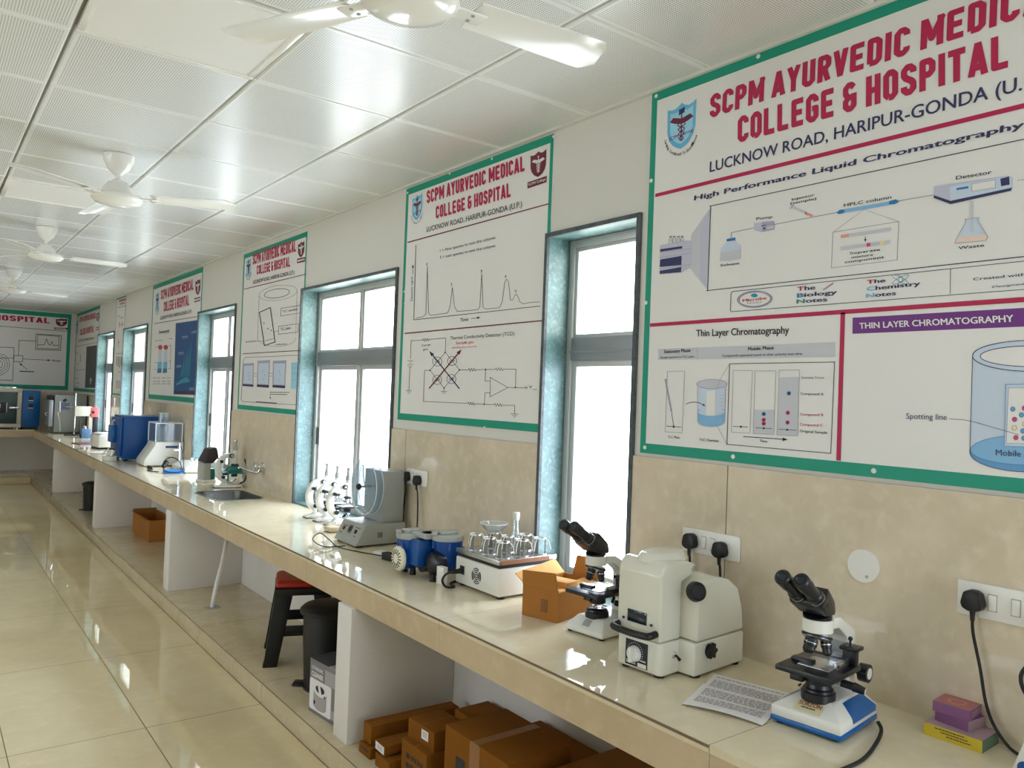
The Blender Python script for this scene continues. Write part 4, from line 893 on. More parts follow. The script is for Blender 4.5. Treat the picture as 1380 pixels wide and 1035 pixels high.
# ================================================================== instruments on the worktop
def hull(b, pts, m, bev=0.0, seg=2):
    bm = bmesh.new()
    for q in pts: bm.verts.new(q)
    bmesh.ops.convex_hull(bm, input=bm.verts[:])
    bmesh.ops.dissolve_limit(bm, angle_limit=0.01, verts=bm.verts[:], edges=bm.edges[:])
    if bev: bmesh.ops.bevel(bm, geom=bm.edges[:], offset=bev, segments=seg, profile=0.5, affect='EDGES', clamp_overlap=True)
    bmesh.ops.triangulate(bm, faces=[f for f in bm.faces if len(f.verts) > 4])
    bmesh.ops.recalc_face_normals(bm, faces=bm.faces[:])
    return b.bmadd(bm, m)


def lettering(b, st, A, B, C, m, bold=0.0, ital=0):
    """flat letters from baseline start A to baseline end B, capital tops at C"""
    vs, fs = glyphs(st, bold); x0, x1 = span(st, bold); cap = max(q[1] for q in glyphs('H', bold)[0])
    A, B, C = Vector(A), Vector(B), Vector(C); e = (B - A) / (x1 - x0); up = (C - A) / cap
    nv = e.cross(up).normalized() * 1.5e-5
    return b.add([A + e * (x - x0 + ital * y) + up * y + nv * lv for x, y, lv in vs], fs, m)


def scribble(b, A, B, C, m, rows, cols, fill=.8, seed=1):
    """rows of print too small to read on the rectangle A (start), B (line end), C (last row)"""
    A, B, C = Vector(A), Vector(B), Vector(C); e = B - A; dn = C - A; rnd = random.Random(seed)
    for i in range(rows):
        x = 0.0
        while x < 1 - .02:
            wd = rnd.uniform(.5, 1.5) / cols
            t1 = min(1, x + wd * fill); y0 = i / rows; y1 = (i + .55) / rows
            b.add([A + e * x + dn * y0, A + e * t1 + dn * y0, A + e * t1 + dn * y1, A + e * x + dn * y1], [(0, 1, 2, 3)], m); x += wd
    return b


def plug(b, c, r=.026):
    """three-pin mains plug pushed into a socket on the window wall, cord leaving downwards; c = centre on the wall face"""
    x, y, z = c
    b.prism([(y - r, z - r * .3), (y - r * .85, z - r * .75), (y - r * .3, z - r * 1.0), (y + r * .3, z - r * 1.0), (y + r * .85, z - r * .75), (y + r, z - r * .3), (y + r * .75, z + r * .75), (y + r * .3, z + r * 1.0), (y - r * .3, z + r * 1.0), (y - r * .75, z + r * .75)], 0, x - .03, x, 'black_plastic', .004)
    b.cyl((x - .017, y, z - r * .9), (x - .017, y, z - r * 1.9), .007, 'rubber', .005, 12)


def outlet(label, y0, y1, z0, z1, sockets, switches, group='white socket plates on the tiled wall'):
    t = thing('socket_plate', label, 'power socket', (-.008, (y0 + y1) / 2, (z0 + z1) / 2), 0, group)
    cy, cz = (y0 + y1) / 2, (z0 + z1) / 2
    b = MB(); b.box(-.011, 0, y0 - cy, y1 - cy, z0 - cz, z1 - cz, 'switch', .004); b.build('plate', t)
    for y in switches:
        b = MB(); b.box(-.015, -.0105, y - cy - .009, y - cy + .009, -.019, .019, 'switch', .002); b.box(-.0118, -.0108, y - cy - .0105, y - cy + .0105, -.021, .021, 'ceil_gap'); b.build('switch', t)
    for y in sockets:
        b = MB()
        for dy, dz in ((0, .011), (-.01, -.007), (.01, -.007)): b.cyl((-.0116, y - cy + dy, dz), (-.0105, y - cy + dy, dz), .004, 'black_plastic', n=12)
        b.build('socket', t)
    return t


# ---------------------------------------------------------------- binocular microscopes
def binocular(label, loc, rz, blue, scl=1.0, white='white_enamel'):
    t = thing('microscope', label, 'microscope', loc, rz); t.scale = (scl, scl, scl)
    b = MB()
    if blue:
        b.box(-.102, .117, -.089, .089, .006, .019, 'blue', .003); b.build('base_stripe', t)
        b = MB(); hull(b, [(x, y, z) for x in (-.1, .115) for y in (-.0875, .0875) for z in (.0185, .044)] + [(x, y, .07) for x in (-.048, .112) for y in (-.046, .046)], white, .003)
    else:
        hull(b, [(x, y, .006) for x in (-.1, .115) for y in (-.085, .085)] + [(x, y, .022) for x in (-.1, .115) for y in (-.085, .085)] + [(x, y, .058) for x in (-.062, .11) for y in (-.058, .058)], white, .006, 3)
    b.build('base', t)
    b = MB()
    for x in (-.085, .1):
        for y in (-.07, .07): b.cyl((x, y, 0), (x, y, .008), .009, 'rubber', n=12)
    b.build('rubber_feet', t)
    if blue:
        for sg in (-1, 1):
            b = MB(); A = lambda x, z: (x, sg * (.0885 if z <= .044 else .0885 - (z - .044) / .026 * .0415), z)
            q = [A(-.03, .03), A(.107, .03), A(.107, .044), A(.098, .066), A(-.012, .066), A(-.036, .044)]
            b.add(q + [(x, y - sg * .004, z - .002) for x, y, z in q], [(0, 1, 2, 5), (5, 2, 3, 4)] + [(i, (i + 1) % 6, 6 + (i + 1) % 6, 6 + i) for i in range(6)], 'blue'); b.build('side_panel', t, flat=True)
        b = MB(); sl = lambda x, y, d=.0006: (x, y, .0445 + (x + .1) / .052 * .026 + d)
        b.add([sl(-.095, .034), sl(-.095, -.034), sl(-.064, -.034), sl(-.064, .034)], [(0, 1, 2, 3)], mat('cream_label', (226, 214, 176), .5))
        lettering(b, 'SORZON', sl(-.077, .028, .0012), sl(-.077, -.028, .0012), sl(-.065, .028, .0012), mat('brown_lettering', (170, 92, 40), .5), .03)
        scribble(b, sl(-.081, .018, .0012), sl(-.081, -.018, .0012), sl(-.087, .018, .0012), 'ink', 1, 6); b.build('maker_label', t, flat=True)
    else:
        b = MB(); sl = lambda x, y: (x, y, .0228 + (x + .1) / .038 * .0355)
        b.add([sl(-.09, .016), sl(-.09, -.016), sl(-.07, -.016), sl(-.07, .016)], [(0, 1, 2, 3)], 'grey_enamel'); b.build('maker_label', t, flat=True)
    b = MB(); zb = .069 if blue else .058
    b.lathe([(.041, zb - .004), (.041, zb + .016), (.037, zb + .018), (.036, zb + .024), (.032, zb + .027)] + ([(.03, zb + .036), (.033, zb + .042), (.033, .118), (.026, .122), (.026, .136)] if blue else [(.02, zb + .028), (.001, zb + .03)]), 'black_metal', (-.03, 0, 0)); lo = b.build('lamp_housing', t)
    if not blue:
        b = MB(); b.lathe([(.022, 0), (.018, .006), (.001, .01)], 'labglass', (-.03, 0, zb + .029)); b.build('lamp_lens', lo)
        b = MB(); b.lathe([(.02, .1), (.029, .104), (.029, .136)], 'black_metal', (-.03, 0, 0)); b.box(-.07, -.05, .0, .03, .112, .122, 'black_metal', .002); b.build('condenser', t)
    else:
        b = MB(); b.box(-.075, -.05, .02, .055, .108, .13, 'black_metal', .004); b.tube([(-.06, .03, .1), (-.066, .035, .095)], .003, 'black_metal'); b.build('filter_holder', t)
    b = MB(); b.prism([(.078, zb - .004), (.128, zb - .004), (.13, .2), (.122, .214), (.03, .262), (-.02, .266), (-.02, .238), (.022, .236), (.07, .205), (.08, .19)], 1, -.026, .026, white, .004)
    b.cyl((-.045, 0, .237), (-.045, 0, .268), .037, white, n=30); b.box(.074, .08, -.016, .016, .075, .19, 'steel'); b.build('arm', t)
    b = MB(); b.box(-.118, .05, -.072, .072, .137, .151, 'black_metal', .003); b.box(.045, .082, -.02, .02, .115, .151, 'black_metal', .003); st = b.build('stage', t)
    b = MB(); b.box(-.075, .015, -.045, .035, .1512, .1535, 'steel', .0008); b.box(-.05, .03, -.052, -.046, .1512, .168, 'steel', .001)
    for x in (-.04, .02): b.cyl((x, -.0525, .16), (x, -.054, .16), .003, 'ink', n=10)
    b.build('slide_holder', st)
    b = MB(); b.box(-.06, -.035, .005, .06, .151, .162, 'black_metal', .003); b.build('clip_block', st)
    b = MB(); b.box(.02, .045, -.068, -.035, .151, .19, 'black_metal', .004); b.box(.012, .056, -.075, -.03, .187, .197, 'black_metal', .003); b.cyl((.032, -.05, .195), (.032, -.05, .212), .0025, 'black_metal', n=10); b.ball((.032, -.05, .214), .006, 'black_metal', n=12); b.build('stage_drive', st)
    for sg in (-1, 1):
        b = MB(); b.cyl((.1, sg * .024, .118), (.1, sg * .07, .118), .008, 'black_metal', n=14); b.cyl((.1, sg * .05, .118), (.1, sg * .072, .118), .023, 'black_metal', n=28); k_ = b.build('focus_knob', t)
        b = MB(); b.cyl((.1, sg * .0721, .118), (.1, sg * .0735, .118), .014, 'white_plastic', n=20); b.build('knob_cap', k_)
    b = MB(); b.tube([(.03, -.03, .1), (.04, -.06, .095)], .01, 'black_metal', 12, 0); b.cyl((.04, -.058, .095), (.045, -.084, .09), .012, 'black_metal', .009, 16); b.cyl((.045, -.0841, .09), (.0453, -.0855, .0898), .0065, 'white_plastic', n=14); b.cyl((.028, -.02, .101), (.06, 0, .105), .006, 'black_metal', n=10); b.build('condenser_knob', t)
    b = MB(); ax = Vector((-.3, 0, -1)).normalized(); c0 = Vector((-.043, 0, .236)); b.lathe([(.02, 0), (.033, .004), (.036, .01), (.036, .016), (.028, .022)], 'steel', c0, ax); b.lathe([(.0365, .009), (.037, .012), (.0365, .0155)], 'black_metal', c0, ax); no = b.build('nosepiece', t)
    for ang, ln in ((180, .034), (60, .044), (-60, .04)):
        s0 = Vector((math.cos(R(ang)) * .02, math.sin(R(ang)) * .02, 0)); q = c0 + ax * .018 + s0; dr = (ax + s0 * 14).normalized()
        b = MB(); b.lathe([(.013, 0), (.013, ln * .5), (.011, ln * .55), (.011, ln * .85), (.006, ln)], 'black_metal', q, dr, 18); b.lathe([(.0133, ln * .3), (.0133, ln * .36)], 'steel', q, dr, 18); b.build('objective', t)
    b = MB(); b.cyl((-.045, 0, .268), (-.05, 0, .282), .034, 'black_metal', n=28)
    hull(b, [(-.012, y, z) for y in (-.03, .03) for z in (.275, .292)] + [(-.075, y, .282) for y in (-.034, .034)] + [(-.112, y, z) for y in (-.044, .044) for z in (.31, .32)] + [(-.078, y, .352) for y in (-.04, .04)] + [(-.02, y, .312) for y in (-.03, .03)], 'black_metal', .004, 2); b.build('viewing_head', t)
    dr = Vector((-.85, 0, .53)).normalized()
    for y in (-.023, .023):
        q = Vector((-.1, y, .326)); b = MB(); b.lathe([(.02, -.02), (.02, .026), (.0165, .03), (.0165, .07), (.019, .073), (.0195, .108), (.016, .112), (.0115, .1125), (.0095, .11)], 'black_metal', q, dr, 24); eo = b.build('eyepiece', t)
        b = MB(); b.lathe([(.0202, .01), (.0205, .0115), (.0202, .013)], 'steel', q, dr, 24); b.build('trim_ring', eo); b = MB(); b.lathe([(.0096, .1105), (.001, .1108)], 'screen', q, dr, 18); b.build('eye_lens', eo)
    return t


m1 = binocular('black and white microscope with blue side panels, nearest the viewer', (-.268, -1.252, CT), R(7), True, 1.02)
b = MB(); b.tube([(-.19, -1.355, CT + .02), (-.2, -1.37, CT + .006), (-.28, -1.40, CT + .005), (-.4, -1.43, CT + .005), (-.52, -1.43, CT + .005), (-.6, -1.44, CT + .005)], .0045, 'rubber', 10)
tag(b.build('trailing_lead'), 'black lead trailing over the worktop from the blue-panelled microscope', 'cord')
m2 = binocular('plain white microscope with black stage, between the open carton and the cream cabinet device', (-.215, -.385, CT), R(6), False, 1.0)

# ---------------------------------------------------------------- cream cabinet instrument with dial
t = thing('projection_instrument', 'bulky cream instrument with round black knobs, a carrying handle and a dial', 'instrument', (-.42, -.745, CT), R(4))
# local: front face at x = 0 facing -x, depth +x
b = MB(); hull(b, [(x, y, z) for x in (0.012, .105) for y in (-.083, .083) for z in (.007, .103)] + [(0.0, y, z) for y in (-.07, .07) for z in (.013, .103)], 'cream_enamel', .008, 3)
hull(b, [(x, y, z) for x in (.09, .345) for y in (-.14, .14) for z in (.007, .103)], 'cream_enamel', .008, 3); b.build('lower_body', t, angle=24)
b = MB(); pr = [(.0, .1045), (.0, .3), (.012, .325), (.03, .336), (.12, .332), (.165, .318), (.17, .295), (.10, .27), (.098, .1045)]
b.prism(pr, 1, -.083, .083, 'cream_enamel', .01, 3); hd = b.build('front_turret', t, angle=24)
b = MB(); hull(b, [(.03 + .1 * math.cos(R(q)) + .075, .062 * math.sin(R(q)), z) for q in range(0, 360, 20) for z in (.325,)] + [(.03 + .075 + .08 * math.cos(R(q)), .05 * math.sin(R(q)), .352) for q in range(0, 360, 20)], 'cream_enamel', .005, 2); b.build('top_lid', hd)
b = MB(); b.prism([(.1, .1045), (.1, .235), (.118, .262), (.14, .275), (.2, .285), (.26, .272), (.31, .24), (.335, .18), (.345, .1045)], 1, -.14, .14, 'cream_enamel', .012, 3); b.build('rear_hood', t, angle=24)
b = MB(); b.box(-.002, .001, -.002 - .035 + .005, .04, .146, .182, 'screen', .001); b.build('viewing_window', hd)
b = MB()
for y in (.055, -.05): b.cyl((-.003, y, .152), (.001, y, .152), .004, 'ink', n=10)
b.build('screw', hd)
b = MB(); b.tube([(0.0, .075, .13), (-.022, .074, .128), (-.032, .06, .126), (-.034, 0, .124), (-.032, -.055, .126), (-.022, -.066, .128), (0.0, -.067, .13)], .0105, 'black_plastic', 12); b.build('handle', t)
b = MB(); b.box(-.002, .001, -.04, .043, .018, .093, 'ink', .001)
for i in range(15): an = R(20 + i * 14); b.box(-.0026, -.0018, .006 + .029 * math.cos(an) - .001, .006 + .029 * math.cos(an) + .001, .058 + .029 * math.sin(an) - .001, .058 + .029 * math.sin(an) + .001, 'white_plastic')
scribble(b, (-.0026, .038, .033), (-.0026, .002, .033), (-.0026, .038, .022), 'white_plastic', 2, 6); b.box(-.0026, -.0019, -.037, -.005, .02, .032, 'white_plastic'); scribble(b, (-.0026, -.002, .042), (-.0026, -.036, .042), (-.0026, -.002, .035), 'white_plastic', 1, 6); dp = b.build('dial_plate', t, flat=True)
b = MB(); b.lathe([(.0235, 0), (.0225, .012), (.019, .016), (.001, .017)], 'white_plastic', (-.002, .006, .056), (-1, 0, 0), 26); b.box(-.03, -.017, .001, .011, .034, .078, 'white_plastic', .003); b.build('dial_knob', dp)
b = MB(); b.lathe([(.027, -.004), (.03, .004), (.027, .02), (.02, .024), (.018, .022), (.001, .022)], 'black_plastic', (.1, -.125, .252), (-.35, -.9, .25), 26); b.build('adjusting_knob', t)
b = MB(); b.lathe([(.02, 0), (.02, .012), (.016, .016), (.001, .017)], 'black_plastic', (.16, -.14, .075), (0, -1, 0), 24)
for i in range(6): an = i * PI / 3; b.cyl((.16 + .018 * math.cos(an), -.143, .075 + .018 * math.sin(an)), (.16 + .018 * math.cos(an), -.155, .075 + .018 * math.sin(an)), .006, 'black_plastic', n=10)
b.build('side_knob', t)
b = MB(); b.lathe([(.011, 0), (.009, .006), (.004, .008)], 'chrome', (.07, -.083, .062), (0, -1, 0), 16); b.tube([(.07, -.09, .062), (.062, -.108, .056)], [.003, .005, ], 'black_plastic', 8, 0); b.build('toggle_switch', t)
b = MB(); b.lathe([(.01, 0), (.009, .004), (.001, .005)], 'steel', (.15, -.083, .305), (0, -1, 0), 16); b.build('hinge_bolt', t)
b = MB()
for x, y in ((.03, .06), (.03, -.06), (.12, -.12), (.32, -.12), (.12, .12), (.32, .12)): b.cyl((x, y, 0), (x, y, .012), .016, 'rubber', n=14)
b.build('rubber_feet', t)

# ---------------------------------------------------------------- printed sheet under the instrument
t = thing('paper_sheet', 'printed sheet of paper lying by the blue-panelled microscope', 'paper', (0, 0, 0))
A, B_, C_, D_ = Vector((-.5, -.985, 0)), Vector((-.431, -1.187, 0)), Vector((-.165, -1.10, 0)), Vector((-.225, -.872, 0))
N = 10; vs = []; fs = []
for i in range(N + 1):
    for j in range(N + 1):
        u_, v_ = i / N, j / N; q = (A * (1 - u_) + B_ * u_) * (1 - v_) + (D_ * (1 - u_) + C_ * u_) * v_
        vs.append((q.x, q.y, CT + .0012 + .010 * math.exp(-(v_ * 5) ** 2) * (.3 + u_ * (1 - u_) * 2.5)))
for i in range(N):
    for j in range(N): k0 = i * (N + 1) + j; fs.append((k0, k0 + N + 1, k0 + N + 2, k0 + 1))
k0 = len(vs); vs += [(x, y, z + .0004) for x, y, z in vs]; fs += [tuple(k0 + q for q in f[::-1]) for f in fs]
b = MB(); b.add(vs, fs, 'paper'); b.build('sheet', t)
b = MB(); pq = lambda u_, v_: tuple((A * (1 - u_) + B_ * u_) * (1 - v_) + (D_ * (1 - u_) + C_ * u_) * v_ + Vector((0, 0, CT + .0022 + .010 * math.exp(-(v_ * 5) ** 2) * (.3 + u_ * (1 - u_) * 2.5))))
for v0, v1, rows in ((.93, .88, 1), (.83, .62, 7), (.56, .36, 7), (.32, .14, 6)):
    for r_ in range(rows):
        va = v0 + (v1 - v0) * r_ / rows; vb = va + (v1 - v0) / rows * .5; x = .08
        while x < .9: wd = random.uniform(.03, .09); b.add([pq(x, va), pq(min(.92, x + wd), va), pq(min(.92, x + wd), vb), pq(x, vb)], [(0, 1, 2, 3)], K['grey']); x += wd + .015
b.build('print', t, flat=True)
b = MB(); b.box(-.006, .006, -.155, .155, 0, .0016, mat('old_ruler', (222, 214, 178), .4), .0005)
for i in range(24): b.box(-.006, -.002 if i % 2 else .0, -.15 + i * .013, -.1495 + i * .013, .0016, .0018, 'ink')
o = b.build('ruler', flat=True); o.location = (-.36, -.93, CT); o.rotation_euler = (0, 0, R(-66)); tag(o, 'thin pale ruler beside the printed sheet, near the cream instrument', 'ruler')

# ---------------------------------------------------------------- yellow and purple packets at the wall
def packet(nm, label, loc, rz, sx, sy, sz, mats, cat='packet', group=None, deco=None):
    t = thing(nm, label, cat, loc, rz, group); b = MB()
    x0, x1, y0, y1 = -sx / 2, sx / 2, -sy / 2, sy / 2
    q = [(x0, y0, 0), (x1, y0, 0), (x1, y1, 0), (x0, y1, 0), (x0, y0, sz), (x1, y0, sz), (x1, y1, sz), (x0, y1, sz)]
    for f, mm in zip(((3, 2, 1, 0), (4, 5, 6, 7), (0, 1, 5, 4), (1, 2, 6, 5), (2, 3, 7, 6), (3, 0, 4, 7)), mats): b.add(q, [f], mm)
    b.build('carton', t, flat=True)
    if deco: b = MB(); deco(b, sx, sy, sz); b.build('print', t, flat=True)
    return t
yel = mat('yellow_print', (210, 184, 44), .4); gre = mat('faded_green_card', (110, 140, 122), .5); mau = mat('mauve_card', (178, 150, 160), .5); pur = mat('purple_card', (132, 82, 126), .45); pk = mat('dusty_pink_card', (172, 104, 108), .45)
def d1(b, sx, sy, sz):
    for i in range(3): scribble(b, (-sx / 2 - .0004, sy * (.3 - .1 * i), sz * (.85 - .22 * i)), (-sx / 2 - .0004, -sy * (.2 + .06 * i), sz * (.85 - .22 * i)), (-sx / 2 - .0004, sy * (.3 - .1 * i), sz * (.7 - .22 * i)), 'ink', 1, 10, .85, i)
packet('slide_box', 'flat yellow packet lying on the worktop under two small purple boxes', (-.056, -1.497, CT), R(2), .112, .134, .03, (gre, mau, gre, gre, gre, yel), 'packet', None, d1)
def d2(b, sx, sy, sz):
    b.add([(sx * .28 * math.cos(i * PI / 10), sy * .26 * math.sin(i * PI / 10), sz + .0004) for i in range(20)], [list(range(20))], mat('orange_print', (206, 140, 96), .5)); b.add([(sx * .2 * math.cos(i * PI / 10), sy * .18 * math.sin(i * PI / 10), sz + .0007) for i in range(20)], [list(range(20))], pk)
    scribble(b, (sx * .4, -sy / 2 - .0005, sz * .75), (-sx * .4, -sy / 2 - .0005, sz * .75), (sx * .4, -sy / 2 - .0005, sz * .2), mau, 2, 5)
packet('slide_box', 'lower small purple box lying on the flat yellow packet', (-.045, -1.488, CT + .0302), R(-6), .075, .083, .026, (pur, pur, mau, pur, pur, pur), 'packet', 'small purple boxes')
packet('slide_box', 'upper small pink-topped purple box, topmost of the packet stack', (-.048, -1.482, CT + .0564), R(4), .078, .086, .025, (pur, pk, pur, pk, pk, pur), 'packet', 'small purple boxes', d2)
# white carton at the lower right edge
t = thing('leaning_carton', 'white carton with blue dots, cut by the lower right corner', 'carton', (0, 0, 0)); b = MB()
b.prism([(-1.644, CT), (-1.676, CT + .10), (-1.95, CT + .10), (-1.95, CT)], 0, -.16, -.03, 'white_plastic', .003); b.build('carton', t)
b = MB(); b.prism([(-1.674 + .016 * math.cos(R(a_)), CT + .02 + .016 * math.sin(R(a_))) for a_ in range(0, 360, 20)], 0, -.1612, -.1604, 'deep_blue'); b.prism([(-1.78 + .03 * math.cos(R(a_)), CT + .03 + .03 * math.sin(R(a_))) for a_ in range(0, 360, 20)], 0, -.1612, -.1604, 'deep_blue'); b.build('print', t, flat=True)

# ---------------------------------------------------------------- wall sockets, plugs and their cords
outlet('white socket plate on the wall above the packet stack', -1.84, -1.4615, 1.099, 1.185, [-1.507, -1.68], [-1.545, -1.597, -1.73])
outlet('white socket plate above the cream instrument', -.796, -.562, 1.099, 1.181, [-.609, -.734], [-.655, -.692])
outlet('white socket plate behind the blue pump', 1.148, 1.36, 1.12, 1.202, [1.336, 1.219], [1.29, 1.255])
def cord(label, c, pts, r=.004):
    t = thing('power_plug', label, 'plug', (0, 0, 0), 0, 'black plugs in the wall sockets'); b = MB(); plug(b, c); b.build('plug_body', t)
    b = MB(); b.tube([(c[0] - .017, c[1], c[2] - .036)] + pts, r, 'rubber', 8); b.build('lead', t)
cord('black plug and lead hanging down behind the packet stack', (-.0195, -1.507, 1.142), [(-.03, -1.507, 1.06), (-.03, -1.525, .98), (-.03, -1.54, .9), (-.03, -1.56, .85), (-.045, -1.60, .816), (-.06, -1.64, CT + .005)])
cord('left black plug in the socket plate above the cream instrument', (-.0195, -.609, 1.139), [(-.03, -.609, 1.06), (-.03, -.612, .95), (-.04, -.6, CT + .02), (-.06, -.5, CT + .006)])
cord('right black plug in the socket plate above the cream instrument', (-.0195, -.734, 1.131), [(-.03, -.735, 1.06), (-.028, -.738, .95), (-.03, -.74, .83), (-.04, -.74, CT + .006)])
cord('left black plug behind the grey drum tester', (-.0195, 1.336, 1.159), [(-.03, 1.338, 1.09), (-.032, 1.35, 1.0), (-.03, 1.36, .9), (-.022, 1.36, CT + .006)])
cord('right black plug behind the blue pump', (-.0195, 1.219, 1.150), [(-.03, 1.215, 1.08), (-.04, 1.19, .98), (-.06, 1.16, .88), (-.1, 1.13, CT + .006)])
b = MB(); b.tube([(-.02, -1.66, 1.05), (-.02, -1.63, 1.02), (-.022, -1.612, .985), (-.03, -1.625, .95), (-.035, -1.66, .93), (-.022, -1.72, .95), (-.02, -1.75, .89)], .0045, 'rubber', 8); plug(b, (-.0195, -1.68, 1.142)); tag(b.build('power_lead'), 'black looped lead at the right edge above the white carton', 'cord')
b = MB(); b.cyl((-.008, 0, 0), (-.013, 0, 0), .046, 'white_enamel', n=44); b.cyl((-.013, -.012, -.028), (-.0145, -.012, -.028), .0045, 'grey_enamel', n=12); o = b.build('junction_cover'); o.location = (0, -1.209, 1.168); tag(o, 'round white cover plate on the tiled wall behind the microscope', 'cover plate')
# ---------------------------------------------------------------- open cardboard carton
t = thing('cardboard_carton', 'open cardboard carton with raised flaps on the worktop beside the shaker', 'carton', (-.316, -.163, CT), R(24.9 - 10))
# local: narrow end faces -x, long sides run along +x
L_, W_, H_ = .27, .158, .115; th = .004; y0, y1 = -W_ / 2, W_ / 2
b = MB(); b.box(0, L_, y0, y1, .001, .005, 'card'); b.box(0, th, y0, y1, .005, H_, 'card'); b.box(L_ - th, L_, y0, y1, .005, H_, 'card'); b.box(th, L_ - th, y0, y0 + th, .005, H_ - .01, 'card'); b.box(th, L_ - th, y1 - th, y1, .005, H_, 'card'); b.build('walls', t, flat=True)
def flap(pts, m, nrm=.0035):
    P = [Vector(q) for q in pts]; n = (P[1] - P[0]).cross(P[3] - P[0]).normalized() * nrm
    b = MB(); b.add([tuple(q) for q in P] + [tuple(q + n) for q in P], [(0, 1, 2, 3), (7, 6, 5, 4), (0, 1, 5, 4), (1, 2, 6, 5), (2, 3, 7, 6), (3, 0, 4, 7)], m); return b.build('flap', t, flat=True)
flap([(0, y1 - .001, H_), (0, y0 + .001, H_), (-.006, y0 + .008, .178), (-.008, y1 - .004, .168)], 'card')
flap([(.004, y1, H_), (L_, y1, H_), (L_ + .005, y1 + .05, .158), (.0, y1 + .04, .146)], 'card_pale')
flap([(L_, y0, H_), (L_, y1 - .04, H_), (L_ + .012, y1 - .05, .19), (L_ + .012, y0 + .005, .19)], 'card')
flap([(.01, y0 + .002, H_ - .01), (L_ - .006, y0 + .002, H_ - .01), (L_ - .012, y0 + .058, H_ - .004), (.012, y0 + .06, H_ - .018)], 'card_pale')
b = MB(); b.box(.02, .25, y0 + .012, y1 - .012, .006, .085, 'card_pale', .002); b.box(.09, .16, y0 + .02, y1 - .02, .085, .125, 'card_pale', .003); b.build('packing', t)
b = MB(); b.box(-.0012, -.0004, -.035, -.005, .03, .075, mat('brown_stamp', (140, 88, 48), .8)); scribble(b, (-.0016, -.006, .07), (-.0016, -.033, .07), (-.0016, -.006, .034), 'card_dark', 4, 3); b.build('stamp', t, flat=True)

# ---------------------------------------------------------------- flask shaker
M['clamp_metal'] = mat('dull_spring_steel', (128, 128, 120), 0.55, 0.0, var=0.1, scale=60)
t = thing('flask_shaker', 'cream shaker box with a metal platform full of spring clamps', 'shaker', (-.297, .27, CT), 0)
# local: aisle face x = 0, near face y = -.155
b = MB(); b.box(0, .27, -.155, .155, .012, .122, 'white_enamel', .005); b.build('body', t)
b = MB(); b.box(.008, .262, -.147, .147, .122, .138, 'black_plastic'); b.build('gap', t)
b = MB()
for x in (.03, .24):
    for y in (-.13, .13): b.cyl((x, y, 0), (x, y, .014), .016, 'rubber', n=14)
b.build('rubber_feet', t)
b = MB()
for r_ in (.007, .015, .023, .031):
    for k_ in range(4):
        a0 = k_ * 90 + 8 + 40 * (r_ > .01) * (int(r_ * 1000) % 2)
        b.tube([(-.0006, r_ * math.cos(R(a0 + i * 10.5)), .066 + r_ * math.sin(R(a0 + i * 10.5))) for i in range(8)], .0021, 'ink', 5, 0)
vo = b.build('fan_vent', t)
b = MB(); b.box(-.003, .001, .088, .12, .052, .088, 'black_plastic', .002); b.cyl((0, .103, .068), (-.05, .103, .066), .012, 'rubber', .008, 14); b.build('inlet', t)
b = MB(); b.tube([(-.045, .103, .066), (-.075, .11, .06), (-.09, .115, .035), (-.075, .112, .008), (-.04, .1, .005), (-.02, .16, .005), (.05, .19, .005)], .005, 'rubber', 8); b.build('power_cord', t)
b = MB(); b.box(-.006, .29, -.16, .15, .138, .158, 'steel', .002); pf = b.build('platform', t)
b = MB(); b.box(.004, .25, -.1625, -.16, .139, .156, 'wood'); b.build('edge_strip', pf, flat=True)
for i in range(3):
    for j in range(3):
        if (i, j) == (2, 2): continue
        x, y = .04 + .095 * i, -.115 + .095 * j
        b = MB(); b.cyl((x, y, .158), (x, y, .162), .034, 'steel', n=24)
        for k_ in range(3):
            a_ = R(-150 + 120 * k_); cx_, cy_ = x + .026 * math.cos(a_), y + .026 * math.sin(a_)
            b.X = Matrix.Translation((cx_, cy_, 0)) @ Matrix.Rotation(a_, 4, 'Z'); b.box(-.001, .001, -.008, .008, .16, .222, 'clamp_metal'); b.box(-.007, .004, -.012, .012, .22, .2235, 'white_plastic'); b.X = Matrix.Identity(4)
            b.tube([(cx_, cy_, .222), (x + .042 * math.cos(a_), y + .042 * math.sin(a_), .205), (x + .05 * math.cos(a_), y + .05 * math.sin(a_), .175)], .0016, 'white_plastic', 6, 4)
        b.ring((x, y, .221), (0, 0, 1), .028, .002, 'chrome', 24, 6); b.build('flask_clamp', pf)
t = thing('conical_flask', 'clear conical flask with a ground neck held on the shaker platform', 'flask', (-.297 + .135 + .06, .27 + .075 - .075, CT + .1625)); b = MB()
b.lathe([(.001, .0), (.024, .0), (.027, .006), (.022, .04), (.0125, .085), (.0115, .12), (.0125, .15), (.0112, .15), (.0103, .12), (.0112, .085), (.0205, .04), (.0255, .006), (.001, .002)], 'labglass', n=28); b.build('flask', t)
b = MB(); b.lathe([(.0118, .12), (.0135, .122), (.0148, .15), (.0125, .152)], mat('frosted_joint', (226, 226, 214), .6), n=24); b.build('ground_joint', t)
t = thing('glass_dish', 'shallow clear glass dish resting on the shaker clamps', 'dish', (-.297 + .135, .27 + .075, CT + .2265)); b = MB()
b.lathe([(.001, 0), (.03, 0), (.052, .02), (.06, .034), (.058, .0345), (.05, .0215), (.029, .002), (.001, .002)], 'labglass', n=32); b.ring((0, 0, .0345), (0, 0, 1), .059, .0012, 'acrylic_edge', 32, 6); b.build('bowl', t)
b = MB(); b.box(-.025, -.001, -.022, .022, 0, .075, 'white_plastic', .002); o = b.build('power_adapter'); o.location = (-.335, .452, CT); o.rotation_euler = (0, 0, R(8)); tag(o, 'small white adapter block standing between the shaker and the blue pump', 'adapter')

